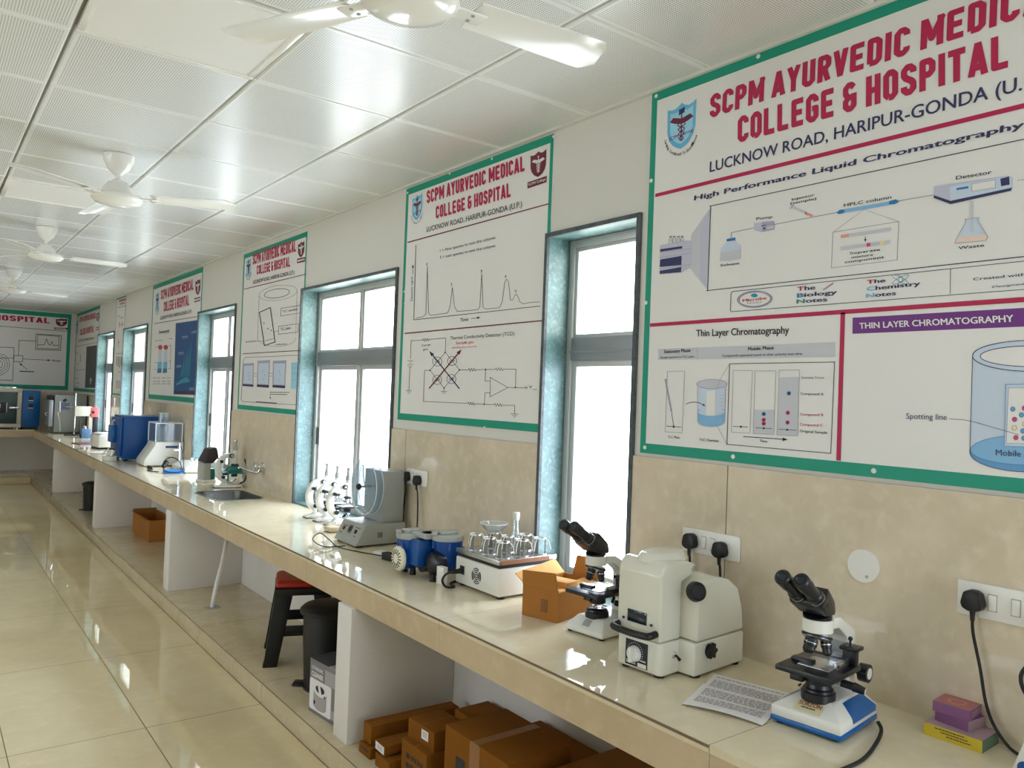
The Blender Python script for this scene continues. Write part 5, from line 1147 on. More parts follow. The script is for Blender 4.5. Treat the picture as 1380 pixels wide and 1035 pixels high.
# ---------------------------------------------------------------- blue two-head vacuum pump
t = thing('vacuum_pump', 'blue two-headed vacuum pump with a cream slotted fan cover', 'pump', (-.415, .70, CT))
b = MB(); b.lathe([(.045, 0), (.05, .006), (.05, .2), (.044, .21)], 'navy', (0, 0, .07), (1, 0, 0), 32); b.build('motor', t)
b = MB(); b.lathe([(.001, -.018), (.036, -.018), (.05, -.012), (.0545, -.004), (.0545, .004), (.05, .006)], mat('cream_fan_cover', (236, 232, 208), .4), (0, 0, .07), (1, 0, 0), 36)
fc_ = b.build('fan_cover', t); b = MB()
for i in range(16):
    a_ = 2 * PI * i / 16; cs, sn = math.cos(a_), math.sin(a_); p0 = Vector((-.0182, .022 * cs, .07 + .022 * sn)); p1 = Vector((-.0170, .042 * cs, .07 + .042 * sn)); b.tube([p0, (p0 + p1) / 2, p1], .0024, 'ink', 5, 0)
b.build('slots', fc_)
def head(x, y, zt, r0):
    b = MB(); b.lathe([(r0 * .75, .08), (r0 * .8, .11), (r0, zt - .02), (r0 * 1.05, zt - .012)], 'navy', (x, y, 0), n=32)
    for k_ in range(8): a_ = R(22 + 45 * k_); b.cyl((x + r0 * .93 * math.cos(a_), y + r0 * .93 * math.sin(a_), zt - .05), (x + r0 * .93 * math.cos(a_), y + r0 * .93 * math.sin(a_), zt + .004), .006, 'navy', n=8)
    ho = b.build('pump_head', t)
    b = MB(); b.lathe([(r0 * 1.06, zt - .012), (r0 * 1.08, zt - .004), (r0 * 1.04, zt + .008), (r0 * .9, zt + .012), (.001, zt + .012)], 'grey_enamel', (x, y, 0), n=32); b.box(x - r0 * .7, x + r0 * .7, y - r0 * .3, y + r0 * .3, zt + .011, zt + .028, 'grey_enamel', .006); b.cyl((x - r0 * .95, y + r0 * .1, zt + .012), (x - r0 * .95, y + r0 * .1, zt + .024), .014, 'grey_enamel', n=14); b.build('head_lid', ho)
head(.06, 0, .17, .066); head(.14, -.17, .182, .066)
b = MB(); b.cyl((.1, -.085, .165), (.1, -.085, .19), .035, 'navy'); b.box(.04, .16, -.15, -.02, .172, .19, 'grey_enamel', .005); b.cyl((.06, -.09, .06), (.14, -.09, .06), .04, 'black_metal', n=24); b.box(.02, .17, -.12, -.04, .05, .165, 'deep_blue', .008); b.build('bridge', t)
b = MB(); b.lathe([(.044, 0), (.05, .006), (.05, .15), (.044, .16)], 'navy', (.09, -.17, .075), (1, 0, 0), 32); b.build('motor', t)
b = MB(); b.lathe([(.001, -.03), (.03, -.03), (.046, -.02), (.053, 0), (.053, .03)], 'black_metal', (.08, -.17, .072), (1, 0, 0), 30); b.build('end_cap', t)
b = MB()
for x, y in ((.05, -.035), (.05, .035), (.19, -.035), (.19, .03), (.06, -.19), (.2, -.19)): b.cyl((x, y, 0), (x, y, .032), .014, 'rubber', .011, 14)
b.build('rubber_feet', t)

# ---------------------------------------------------------------- grey tablet drum tester
t = thing('drum_tester', 'grey tablet tester with a clear round drum on its tower', 'tester', (-.335, 1.43, CT))
# local: aisle x = 0, y from -.13 to +.13
b = MB(); b.prism([(0, .01), (.012, .03), (.055, .115), (.29, .115), (.29, .01)], 1, -.13, .13, 'grey_enamel', .004); b.build('base', t)
sp = lambda y, f: (.0125 + f * .0425 - .002, y, .0305 + f * .084 + .001)
b = MB(); b.add([sp(.118, .1), sp(-.118, .1), sp(-.118, .92), sp(.118, .92)], [(0, 1, 2, 3)], 'ceil_gap')
b.add([sp(.025, .3), sp(-.02, .3), sp(-.02, .78), sp(.025, .78)], [(0, 1, 2, 3)], 'ink'); lf = lambda p_: (p_[0] - .001, p_[1], p_[2] + .0005)
b.add([lf(sp(.02, .42)), lf(sp(-.015, .42)), lf(sp(-.015, .68)), lf(sp(.02, .68))], [(0, 1, 2, 3)], 'screen')
for y, f in ((.08, .7), (.05, .7), (-.06, .75), (-.09, .75), (.085, .25), (-.075, .25)): scribble(b, lf(sp(y + .012, f)), lf(sp(y - .012, f)), lf(sp(y + .012, f - .08)), 'ink', 1, 3)
po = b.build('control_panel', t, flat=True); b = MB(); nv_ = Vector((-.89, 0, .45))
for y, mm in ((.07, mat('amber_button', (110, 60, 40), .4)), (-.07, M['black_plastic'])): b.lathe([(.011, 0), (.0105, .005), (.001, .006)], mm, lf(sp(y, .5)), nv_, 18)
b.build('button', po)
b = MB()
for y in (-.11, .11):
    for x in (.03, .26): b.cyl((x, y, 0), (x, y, .012), .016, 'rubber', n=14)
b.build('rubber_feet', t)
b = MB()
for x in (.13, .14, .15): b.box(x - .0025, x + .0025, -.1308, -.1296, .045, .072, 'ink')
b.build('side_vents', t, flat=True)
b = MB(); b.box(.165, .29, -.1, .12, .115, .385, 'grey_enamel', .005); b.build('tower', t)
dc = Vector((.105, .0, .298)); b = MB()
b.lathe([(.146, 0), (.149, 0), (.149, .04), (.146, .04)], 'acrylic', dc + Vector((-.005, 0, 0)), (1, 0, 0), 56); b.cyl(dc + Vector((.035, 0, 0)), dc + Vector((.0352, 0, 0)), .147, 'acrylic', n=56); b.cyl(dc + Vector((-.005, 0, 0)), dc + Vector((-.0048, 0, 0)), .147, 'acrylic', n=56)
for x in (-.005, .035): b.ring(dc + Vector((x, 0, 0)), (1, 0, 0), .1475, .0022, 'acrylic_edge', 64, 6)
dr_ = b.build('drum', t)
b = MB(); b.tube([dc + Vector((.01, .03 * math.cos(R(q)) + .06 * math.sin(R(q / 2)), .1 * math.sin(R(q)) * .8 + .03)) for q in range(-60, 100, 20)], .004, 'acrylic_edge', 8, 3); b.build('scoop_arm', dr_)
b = MB(); b.cyl(dc + Vector((-.02, 0, 0)), dc + Vector((.06, 0, 0)), .006, 'steel', n=14); b.lathe([(.008, 0), (.016, .006), (.018, .014), (.012, .024), (.001, .026)], 'black_plastic', dc + Vector((-.02, 0, 0)), (-1, 0, 0), 20); b.build('spindle', t)
b = MB(); b.tube([(-.43 + .06, 1.43 - .09, CT + .01), (-.46, 1.40, CT + .004), (-.5, 1.45, CT + .035), (-.44, 1.5, CT + .055), (-.42, 1.42, CT + .03), (-.4, 1.36, CT + .004), (-.36, 1.2, CT + .004), (-.33, 1.12, CT + .004), (-.28, .98, CT + .004)], .0028, 'rubber', 6); tag(b.build('power_lead'), 'thin black lead curling over the worktop in front of the grey drum tester', 'cord')
b = MB(); b.box(-.02, .02, -.05, .05, 0, .035, 'black_plastic', .004); o = b.build('power_adapter'); o.location = (-.31, .965, CT); o.rotation_euler = (0, 0, R(10)); tag(o, 'black adapter brick on the worktop between the pump and the drum tester', 'adapter')
b = MB(); b.box(-.03, .03, -.05, .05, 0, .012, 'white_plastic', .002); o = b.build('white_pad'); o.location = (-.27, 1.11, CT); o.rotation_euler = (0, 0, R(25)); tag(o, 'flat white pad on the worktop beside the black adapter brick', 'pad')

# ---------------------------------------------------------------- upright student microscopes
def student(label, loc, rz, group=None, stagecol='black_metal', arm='white_enamel'):
    t = thing('student_microscope', label, 'microscope', loc, rz, group)
    # local: arm at -x, stage towards +x
    b = MB(); hull(b, [(-.085, y, z) for y in (-.03, .03) for z in (.004, .014)] + [(-.05, y, .022) for y in (-.03, .03)] + [(-.05, y, .004) for y in (-.045, .045)], arm, .003)
    for sg in (-1, 1): b.prism([(-.06, sg * .012), (-.06, sg * .045), (.085, sg * .055), (.095, sg * .045), (.09, sg * .03), (-.01, sg * .014)], 2, .004, .018, arm, .003)
    b.box(-.088, -.05, -.03, .03, 0, .005, 'rubber', .001); b.box(.06, .09, -.052, .052, 0, .004, 'rubber', .001); b.build('foot', t)
    pr = []
    for i in range(13): q = i / 12; a_ = R(250 - 150 * q); pr.append((-.0 + .082 * math.cos(a_), .135 + .105 * math.sin(a_)))
    inn = [(x * .58 + .004, (z - .135) * .68 + .138) for x, z in pr][::-1]
    b = MB(); b.prism([(-.055, .012)] + pr + [(.045, .248), (.05, .215), (.02, .2)] + inn + [(-.012, .05), (-.012, .012)], 1, -.018, .018, arm, .004); b.build('arm', t)
    b = MB(); b.cyl((.052, 0, .165), (.052, 0, .262), .0165, 'white_enamel', n=20); b.cyl((.052, 0, .262), (.052, 0, .29), .0175, 'grey_enamel', n=20); b.build('body_tube', t)
    b = MB(); b.cyl((.052, 0, .29), (.052, 0, .325), .011, 'grey_enamel', n=18); b.cyl((.052, 0, .325), (.052, 0, .338), .0145, 'steel', n=18); b.build('eyepiece', t)
    b = MB(); b.lathe([(.026, 0), (.028, .008), (.02, .014)], 'black_metal', (.052, 0, .153), n=22)
    for a_ in (0, 120, 240): b.cyl((.052 + .012 * math.cos(R(a_)), .012 * math.sin(R(a_)), .155), (.052 + .022 * math.cos(R(a_)), .022 * math.sin(R(a_)), .125), .008, 'steel', .006, 14)
    b.build('nosepiece', t)
    b = MB(); b.box(.0, .105, -.05, .05, .098, .106, stagecol, .002); b.box(-.045, .005, -.012, .012, .088, .102, 'black_metal', .002)
    for y in (-.03, .03): b.box(.03, .075, y - .003, y + .003, .106, .109, 'steel', .001)
    b.build('stage', t)
    b = MB(); b.cyl((.052, 0, .075), (.052, 0, .098), .022, 'black_metal', n=20); b.cyl((.052, -.028, .078), (.052, .028, .078), .004, 'black_metal', n=10); b.build('condenser', t)
    b = MB(); b.lathe([(.024, -.004), (.026, 0), (.024, .004), (.001, .004)], 'chrome', (.045, 0, .048), (-.5, 0, .86), 22); b.ring((.045, 0, .048), (-.5, 0, .86), .026, .002, 'black_metal', 22, 6); b.build('mirror', t)
    for z, r_, x in ((.225, .015, -.01 + .03), (.185, .011, -.045), (.075, .012, -.03)):
        b = MB(); b.cyl((x, -.033, z), (x, .033, z), .005, 'steel', n=10)
        for sg in (-1, 1): b.cyl((x, sg * .022, z), (x, sg * .036, z), r_, 'black_plastic', n=18); b.cyl((x, sg * .0361, z), (x, sg * .0375, z), r_ * .55, 'steel' if r_ > .012 else 'black_plastic', n=14)
        b.build('focus_knob', t)
    b = MB(); b.box(-.03, .012, -.0195, -.018, .135, .165, 'grey_enamel'); b.box(-.028, .006, -.0198, -.018, .118, .124, 'ink'); b.build('scale_plate', t, flat=True)
    return t
g_ = 'white upright microscopes in a row'
s1 = student('white upright microscope, farthest of three in front of the wide window', (-.10, 2.315, CT), 0, g_)
dup(s1, (-.10, 2.16, CT), 0, 'white upright microscope, middle one of three in front of the wide window')
dup(s1, (-.095, 2.015, CT), 0, 'white upright microscope, nearest of three, partly behind the clear drum')
t = thing('slide_box', 'small clear plastic box with pale orange slides by the white microscopes', 'box', (-.235, 1.80, CT), R(4)); b = MB()
b.box(-.035, .035, -.045, .045, 0, .05, 'acrylic', .002); b.build('clear_box', t); b = MB(); b.box(-.03, .03, -.04, .04, .004, .03, mat('pale_orange_card', (240, 206, 160), .6), .002); b.build('slides', t); b = MB(); b.cyl((-.0355, .012, .022), (-.037, .012, .022), .004, 'ink', n=10); b.build('catch', t)

# ---------------------------------------------------------------- steel sink, tap and drain hose
t = thing('sink', 'oval steel sink let into the worktop below the wall tap', 'sink', (0, 0, 0)); b = MB(); n = len(hole)
def inset(k_, z, sc_=1): cx_, cy_ = (SK[0] + SK[1]) / 2, (SK[2] + SK[3]) / 2; return [(cx_ + (x - cx_) * k_, cy_ + (y - cy_) * k_, z) for x, y in hole]
loops = [inset(1.05, CT + .0005), inset(1.045, CT + .003), inset(.985, CT + .003), inset(.965, CT - .01), inset(.92, CT - .1), inset(.84, CT - .115), inset(.1, CT - .12)]
vs = [q for l_ in loops for q in l_]; fs = []
for j in range(len(loops) - 1): fs += [[j * n + i, j * n + (i + 1) % n, (j + 1) * n + (i + 1) % n, (j + 1) * n + i] for i in range(n)]
b.add(vs, fs, 'sink_steel'); b.build('bowl', t)
b = MB(); cx_, cy_ = (SK[0] + SK[1]) / 2, (SK[2] + SK[3]) / 2; b.cyl((cx_, cy_, CT - .122), (cx_, cy_, CT - .25), .03, 'white_plastic', n=18); b.lathe([(.03, 0), (.022, .003), (.001, .003)], 'chrome', (cx_, cy_, CT - .12), n=18); b.build('drain', t)
b = MB(); b.tube([(cx_, cy_, CT - .24), (cx_ - .01, cy_ - .05, CT - .29), (-.36, 3.26, .52), (-.42, 3.14, .4), (-.47, 3.09, .25), (-.495, 3.08, PLZ + .002)], .0155, 'white_plastic', 12); b.build('drain_hose', t)
b = MB(); b.lathe([(.05, .0), (.05, .003), (.02, .004), (.02, 0)], 'grey_enamel', (-.495, 3.08, PLZ), n=22); b.build('floor_ring', t)
t = thing('water_tap', 'chrome wall tap with a swung spout above the sink', 'tap', (-.008, 3.575, 1.005)); b = MB(); b.lathe([(.033, 0), (.03, .006), (.018, .009), (.018, .04), (.016, .05)], 'chrome', (0, 0, 0), (-1, 0, 0), 24); b.build('body', t)
b = MB(); b.lathe([(.012, .045), (.03, .05), (.033, .06), (.03, .072), (.012, .078), (.001, .079)], 'chrome', (0, 0, .004), (-1, 0, 0), 24)
b.build('knob', t); b = MB(); b.tube([(-.03, 0, -.01), (-.035, .0, -.04), (-.06, .02, -.046), (-.11, .05, -.03), (-.15, .075, -.012), (-.158, .08, -.018)], .0085, 'chrome', 10); b.tube([(-.03, -.005, -.035), (-.02, -.05, -.04)], .006, 'chrome', 8, 0); b.build('spout', t)

# ---------------------------------------------------------------- microscopes by the sink
ts = student('white upright microscope with a teal band, beside the steel sink', (-.15, 3.99, CT), R(-4), None, 'teal'); ts.scale = (1.12, 1.12, 1.12)
b = MB(); hull(b, [(x, y, z) for x in (-.005, .1) for y in (-.05, .05) for z in (.109, .15)], 'teal', .012, 3); b.tube([(.12, 0, .2), (.135, -.02, .12), (.12, -.03, .05), (.08, -.05, .03)], .005, 'black_plastic', 8); o = b.build('teal_band', ts)
t = thing('covered_microscope', 'instrument under a folded dark cover, behind the teal-banded microscope', 'instrument', (-.18, 4.42, CT), R(10)); b = MB()
b.box(-.06, .05, -.07, .07, .0, .02, 'white_enamel', .004); b.build('base', t); b = MB(); b.box(-.055, .005, -.06, .06, .02, .16, 'grey_enamel', .006); b.box(.005, .05, -.05, .05, .02, .11, 'teal', .006); b.build('body', t)
b = MB(); hull(b, [(-.06, y, .17) for y in (-.065, .065)] + [(.02, y, .155) for y in (-.065, .065)] + [(-.01, y, .28) for y in (-.05, .05)] + [(.06, y, .29) for y in (-.05, .05)] + [(.08, y, .2) for y in (-.05, .05)], mat('dark_brown_cover', (58, 48, 54), .7, bump=.3), .012, 3); b.build('cover', t)

# ---------------------------------------------------------------- conductivity meter with electrode stand
t = thing('bench_meter', 'low white meter box on the window sill side beyond the teal-banded microscope', 'meter', (-.10, 5.38, CT), R(0)); b = MB()
b.prism([(-.08, .004), (-.08, .05), (.0, .085), (.09, .085), (.09, .004)], 1, -.28, .16, 'white_enamel', .005); b.build('case', t); b = MB(); b.box(-.082, -.079, -.24, -.02, .012, .04, 'grey_enamel'); b.build('front_panel', t, flat=True)
b = MB()
for y in (-.2, -.05): b.cyl((.04, y, .085), (.04, y, .12), .012, 'white_plastic', n=14)
b.build('terminals', t)
t = thing('electrode_stand', 'bright blue electrode stand with a black cord loop, beyond the sink', 'electrode stand', (-.25, 5.16, CT)); b = MB(); b.box(-.09, .07, -.06, .06, 0, .028, 'bright_blue', .006); b.build('base', t)
b = MB(); b.cyl((.03, 0, .028), (.03, 0, .27), .005, 'steel', n=10); b.build('rod', t); b = MB(); b.cyl((.035, .01, .1), (.035, .01, .23), .011, mat('pale_blue_plastic', (150, 186, 226), .3), n=14); b.cyl((.035, .01, .23), (.035, .01, .26), .012, 'deep_blue', n=14); b.box(-.02, .035, -.01, .012, .2, .215, 'white_plastic', .003); b.build('electrode', t)
b = MB(); b.tube([(.035, .01, .26), (.06, 0, .2), (.07, -.02, .1), (.05, -.07, .03), (-.02, -.085, .012), (-.1, -.05, .03), (-.09, .03, .1), (-.03, .03, .14), (.03, -.02, .11), (.045, -.085, .03), (.06, -.13, .009)], .0042, 'black_plastic', 8); b.cyl((-.1, .0, .06), (-.06, .03, .1), .02, 'black_plastic', n=14); b.build('cord', t)
b = MB(); b.tube([(-.37, 5.6, CT + .0045), (-.36, 5.5, CT + .0045), (-.42, 5.42, CT + .0045), (-.40, 5.32, CT + .0045), (-.36, 5.27, CT + .0045)], .004, 'rubber', 6); b.box(-.385, -.345, 5.58, 5.63, CT + .0005, CT + .03, 'black_plastic', .006); tag(b.build('loose_lead'), 'loose black lead with a plug lying in front of the white tablet tester', 'cord')

# ---------------------------------------------------------------- white tablet tester with clear hood
t = thing('tablet_tester', 'white tablet tester with a clear square hood and a glass jar', 'tester', (-.372, 5.965, CT)); b = MB()
b.prism([(0, .008), (0, .06), (.09, .2), (.1, .236), (.355, .236), (.355, .008)], 1, -.165, .165, 'white_enamel', .006); b.build('body', t)
b = MB(); b.prism([(.006, .062), (.012, .062), (.092, .192), (.088, .196)], 1, -.13, .13, 'screen'); b.build('sloped_console', t)
b = MB(); b.box(.19, .3, -.1675, -.1645, .178, .2, 'ink'); b.box(.2, .29, -.168, -.167, .183, .195, 'deep_blue')
for i in range(4): b.box(.195, .235, -.1668, -.1645, .04 + i * .016, .046 + i * .016, 'grey_enamel')
b.build('side_slot', t, flat=True)
b = MB(); X0, X1, Y0, Y1, Z0, Z1 = .098, .342, -.15, .15, .237, .42
b.box(X0, X0 + .003, Y0, Y1, Z0, Z1, 'acrylic'); b.box(X1 - .003, X1, Y0, Y1, Z0, Z1, 'acrylic'); b.box(X0, X1, Y0, Y0 + .003, Z0, Z1, 'acrylic'); b.box(X0, X1, Y1 - .003, Y1, Z0, Z1, 'acrylic'); b.box(X0, X1, Y0, Y1, Z1 - .003, Z1, 'acrylic')
for x in (X0, X1):
    for y in (Y0, Y1): b.cyl((x, y, Z0), (x, y, Z1), .005, 'acrylic_edge', n=8)
for a_, c_ in (((X0, Y0), (X1, Y0)), ((X1, Y0), (X1, Y1)), ((X1, Y1), (X0, Y1)), ((X0, Y1), (X0, Y0))): b.cyl((*a_, Z1), (*c_, Z1), .005, 'acrylic_edge', n=8)
b.build('clear_hood', t)
b = MB(); b.lathe([(.001, .245), (.055, .245), (.058, .255), (.058, .38), (.055, .38)], 'labglass', (.2, .0, 0), n=30); b.cyl((.24, .03, .24), (.24, .03, .41), .006, 'steel', n=10); b.cyl((.16, .03, .24), (.16, .03, .41), .006, 'steel', n=10); b.build('glass_jar', t)
b = MB(); b.lathe([(.05, .42), (.05, .515), (.047, .515), (.047, .42)], 'acrylic', (.2, 0, 0), n=30); b.ring((.2, 0, .515), (0, 0, 1), .0485, .0025, 'acrylic_edge', 30, 6)
for a_ in (40, 130, 220, 310): b.cyl((.2 + .0485 * math.cos(R(a_)), .0485 * math.sin(R(a_)), .42), (.2 + .0485 * math.cos(R(a_)), .0485 * math.sin(R(a_)), .515), .003, 'acrylic_edge', n=8)
b.build('top_cylinder', t)
b = MB(); b.tube([(.355, -.05, .3), (.375, -.1, .29), (.372, -.13, .2), (.365, -.09, .1), (.36, -.05, .05)], .006, 'black_plastic', 8); b.build('rear_cord', t)

# ---------------------------------------------------------------- deep blue cabinet oven
t = thing('blue_cabinet', 'deep blue box-shaped cabinet behind the white tablet tester', 'cabinet', (-.45, 6.40, CT)); b = MB(); b.box(0, .42, 0, .5, .02, .46, 'deep_blue', .01); b.build('body', t)
b = MB(); b.box(-.03, -.001, .03, .47, .05, .44, 'deep_blue', .008); do_ = b.build('door', t); b = MB(); b.box(-.075, -.03, .2, .38, .18, .36, 'blue', .006); b.build('control_box', do_); b = MB()
for y in (.25, .3): b.tube([(-.05, y, .36), (-.05, y, .4), (-.03, y, .41)], .006, 'steel', 8, 0)
b.build('handle', do_)
b = MB()
for x in (.04, .38):
    for y in (.04, .46): b.cyl((x, y, 0), (x, y, .022), .02, 'rubber', n=12)
b.build('rubber_feet', t)

# ---------------------------------------------------------------- small things beyond the blue cabinet
t = thing('eyepiece_set', 'small white twin-tube optical head near the worktop edge by the blue cabinet', 'optical head', (-.55, 6.5, CT), R(20)); b = MB(); b.box(-.045, .045, -.06, .06, 0, .05, 'white_enamel', .008); b.build('base', t)
for y in (-.028, .028):
    b = MB(); b.cyl((0, y, .05), (.02, y, .11), .02, 'white_enamel', n=16); b.cyl((.02, y, .11), (.026, y, .125), .015, 'black_plastic', n=14); b.build('tube', t)
t = thing('white_apparatus', 'white box instrument with a dark foot, left of the blue cabinet', 'instrument', (-.32, 8.2, CT), R(6)); b = MB(); hull(b, [(x, y, z) for x in (-.1, .14) for y in (-.17, .17) for z in (.02, .16)] + [(-.06, y, .19) for y in (-.15, .15)] + [(.12, y, .19) for y in (-.15, .15)], 'white_enamel', .01, 2); b.build('case', t); b = MB(); b.box(-.09, .13, -.15, .15, 0, .022, 'black_plastic', .003); b.build('foot', t); b = MB(); b.box(-.09, -.02, -.16, .16, .165, .18, 'grey_enamel', .004); b.build('top_strip', t)
b = MB(); b.box(-.09, .09, -.14, .14, 0, .012, mat('maroon_book_cover', (120, 66, 64), .6), .002); o = b.build('notebook'); o.location = (-.42, 8.95, CT); o.rotation_euler = (0, 0, R(12)); tag(o, 'thin maroon notebook on the worktop in front of the white box instrument', 'notebook')
b = MB(); b.box(-.1, .1, -.13, .13, 0, .006, 'paper'); o = b.build('paper_pad'); o.location = (-.44, 7.5, CT); o.rotation_euler = (0, 0, R(30)); tag(o, 'white paper pad on the worktop beside the blue cabinet', 'paper')
b = MB(); b.tube([(-.5, 7.2, CT + .0075), (-.42, 7.3, CT + .06), (-.33, 7.35, CT + .1), (-.26, 7.25, CT + .09), (-.28, 7.1, CT + .02)], .007, 'white_plastic', 8); tag(b.build('bent_hose'), 'white bent hose arching over the worktop beside the blue cabinet', 'hose')
t = thing('blue_meter', 'small blue-grey box with white terminals by the press, at the far end of the worktop', 'meter', (-.2, 10.2, CT)); b = MB(); b.box(-.07, .05, -.1, .1, 0, .13, mat('slate_blue_paint', (84, 118, 156), .4), .006); b.build('case', t); b = MB()
for y in (-.06, -.02, .02, .06): b.cyl((-.02, y, .13), (-.02, y, .165), .012, 'white_plastic', n=12)
b.build('terminals', t); b = MB(); b.tube([(-.075, -.06, .005), (-.09, -.06, .1), (-.09, -.06, .25)], .007, 'black_plastic', 8, 0); b.build('probe', t)
t = thing('hardness_tester', 'upright tester with a pale arm and red head, by the farthest window', 'tester', (-.13, 10.4, CT)); b = MB(); b.box(-.02, .06, -.06, .06, 0, .34, mat('beige_enamel', (204, 198, 180), .4), .006); b.box(.03, .1, -.07, .07, 0, .3, 'black_plastic', .006); b.build('column', t); b = MB(); b.box(-.2, .02, -.06, .06, .3, .44, mat('beige_enamel', (204, 198, 180), .4), .008); b.build('arm', t); b = MB(); b.box(.0, .11, -.07, .07, .28, .43, mat('faded_red_paint', (212, 100, 96), .4), .01); b.cyl((.03, -.075, .36), (.03, -.08, .36), .02, 'black_plastic', n=14); b.build('head', t)
t = thing('retort_stand', 'steel retort stand with a crossbar, in front of the grey cabinet', 'stand', (-.27, 10.75, CT)); b = MB(); b.box(-.12, .06, -.08, .08, 0, .016, 'black_metal', .003); b.build('base', t); b = MB(); b.cyl((.0, 0, .016), (.0, 0, .62), .0075, 'chrome', n=12); b.build('rod', t); b = MB(); b.cyl((-.12, 0, .42), (.12, 0, .42), .0055, 'chrome', n=10); b.box(-.015, .015, -.015, .015, .405, .435, 'black_metal', .003); b.build('crossbar', t); b = MB(); b.tube([(-.18, 0, .06), (-.19, .0, .2), (-.22, .0, .34)], .009, 'chrome', 8, 0); b.box(-.21, -.19, -.012, .012, .34, .5, 'grey_enamel', .003); b.cyl((-.16, -.01, .5), (-.12, -.02, .53), .02, 'black_plastic', n=12); b.build('side_clamp', t)

# ---------------------------------------------------------------- far corner cabinets
t = thing('grey_cabinet', 'tall grey cabinet with a plate on its side, in the far corner of the worktop', 'cabinet', (-.47, 11.3, CT)); b = MB(); b.box(0, .43, 0, .6, .012, .585, mat('dull_grey_paint', (132, 136, 130), .45), .008); b.box(.43, .445, .01, .59, .012, .58, 'black_plastic'); b.build('body', t)
b = MB(); b.box(-.07, -.012, .02, .56, .1, .5, 'alu_dark', .01); b.box(-.05, -.0, .05, .5, .5, .57, 'black_plastic', .004); do_ = b.build('door', t); b = MB(); b.tube([(-.07, .1, .26), (-.1, .1, .27), (-.1, .1, .3), (-.07, .1, .31)], .008, 'steel', 8, 0); b.build('handle', do_)
b = MB(); b.box(.07, .2, -.004, .0, .35, .47, mat('blue_grey_plate', (112, 122, 150), .5)); scribble(b, (.075, -.0045, .46), (.195, -.0045, .46), (.075, -.0045, .36), 'ink', 6, 6); b.cyl((.06, 0, .41), (.06, -.02, .41), .012, 'black_plastic', n=12); b.build('rating_plate', t, flat=True)
t = thing('blue_control_box', 'upright blue control box beside the oven on the far worktop', 'control box', (-.795, 12.32, CT)); b = MB(); b.box(.0, .25, 0, .4, .045, .62, 'blue', .008); b.box(.02, .23, .02, .38, 0, .046, 'black_plastic'); b.build('case', t); b = MB(); b.box(.02, .215, -.006, .0, .09, .59, 'blue', .002); fp_ = b.build('front_panel', t)
for z in (.47, .35): b = MB(); b.box(.085, .15, -.012, -.006, z, z + .06, 'black_plastic', .002); b.box(.085, .15, -.014, -.006, z - .012, z - .002, 'white_plastic'); b.build('meter', fp_)
b = MB()
for x, z in ((.05, .15), (.18, .15), (.1, .23), (.16, .23), (.18, .4)): b.cyl((x, -.006, z), (x, -.016, z), .015, 'deep_blue', n=12)
b.build('knob', fp_)
t = thing('laboratory_oven', 'oven with dark green door in a pale frame on the far worktop', 'oven', (-1.5, 12.3, CT)); b = MB(); b.box(0, .7, .03, .55, .035, .65, 'grey_enamel', .008); b.build('body', t); b = MB()
for q in ((0, .7, .03, .09), (0, .7, .59, .65), (0, .06, .09, .59), (.635, .7, .09, .59)): b.box(q[0], q[1], 0, .035, q[2], q[3], mat('beige_enamel', (204, 198, 180), .4), .004)
b.build('front_frame', t); b = MB(); b.box(.062, .633, -.012, .03, .092, .588, mat('dark_green_door', (52, 72, 74), .4), .008); do_ = b.build('door', t); b = MB(); b.box(.53, .67, -.04, -.012, .33, .36, 'chrome', .005); b.build('latch', do_); b = MB(); b.box(.36, .5, -.02, -.012, .26, .43, 'black_plastic', .003); b.box(.38, .41, -.026, -.02, .28, .4, 'chrome', .003); b.box(.49, .5, -.026, -.012, .27, .42, 'steel', .002); b.build('gauge', do_)
b = MB()
for x in (.04, .66):
    for y in (.06, .5): b.cyl((x, y, 0), (x, y, .036), .02, 'chrome', n=12)
b.build('feet', t); b = MB(); b.box(.2, .62, .06, .3, .651, .672, 'chrome', .004); b.build('top_tray', t)
# ================================================================== things under the worktop
t = thing('plastic_stool', 'black plastic stool with a red top, under the worktop beside the bin', 'stool', (-.36, 1.885, PLZ), R(-21)); t.scale = (1.04, 1.04, .955); b = MB()
hull(b, [(x, y, .425) for x in (-.135, .135) for y in (-.135, .135)] + [(x, y, .452) for x in (-.145, .145) for y in (-.145, .145)] + [(x, y, .47) for x in (-.125, .125) for y in (-.125, .125)], 'red', .012, 3); b.build('seat', t)
b = MB(); b.box(-.145, .145, -.145, .145, .385, .426, 'black_plastic', .006); b.build('apron', t)
for sx in (-1, 1):
    for sy in (-1, 1):
        b = MB(); top_ = [(sx * x, sy * y) for x, y in ((.142, .142), (.142, .05), (.122, .122), (.05, .142))]; bot = [(sx * x, sy * y) for x, y in ((.188, .188), (.188, .118), (.165, .165), (.118, .188))]
        hull(b, [(x, y, .4) for x, y in top_] + [(x, y, .0) for x, y in bot], 'black_plastic', .003); hull(b, [(sx * x, sy * y, z) for x, y in ((.19, .19), (.19, .13), (.13, .19), (.15, .15)) for z in (0, .02)], 'black_plastic', .003); b.build('leg', t)
b = MB()
for sg in (-1, 1): hull(b, [(sg * .158, y, z) for y in (-.15, .15) for z in (.16, .22)] + [(sg * .148, y, z) for y in (-.14, .14) for z in (.16, .22)], 'black_plastic', .003); hull(b, [(x, sg * .158, z) for x in (-.15, .15) for z in (.16, .22)] + [(x, sg * .148, z) for x in (-.14, .14) for z in (.16, .22)], 'black_plastic', .003)
b.build('brace', t)
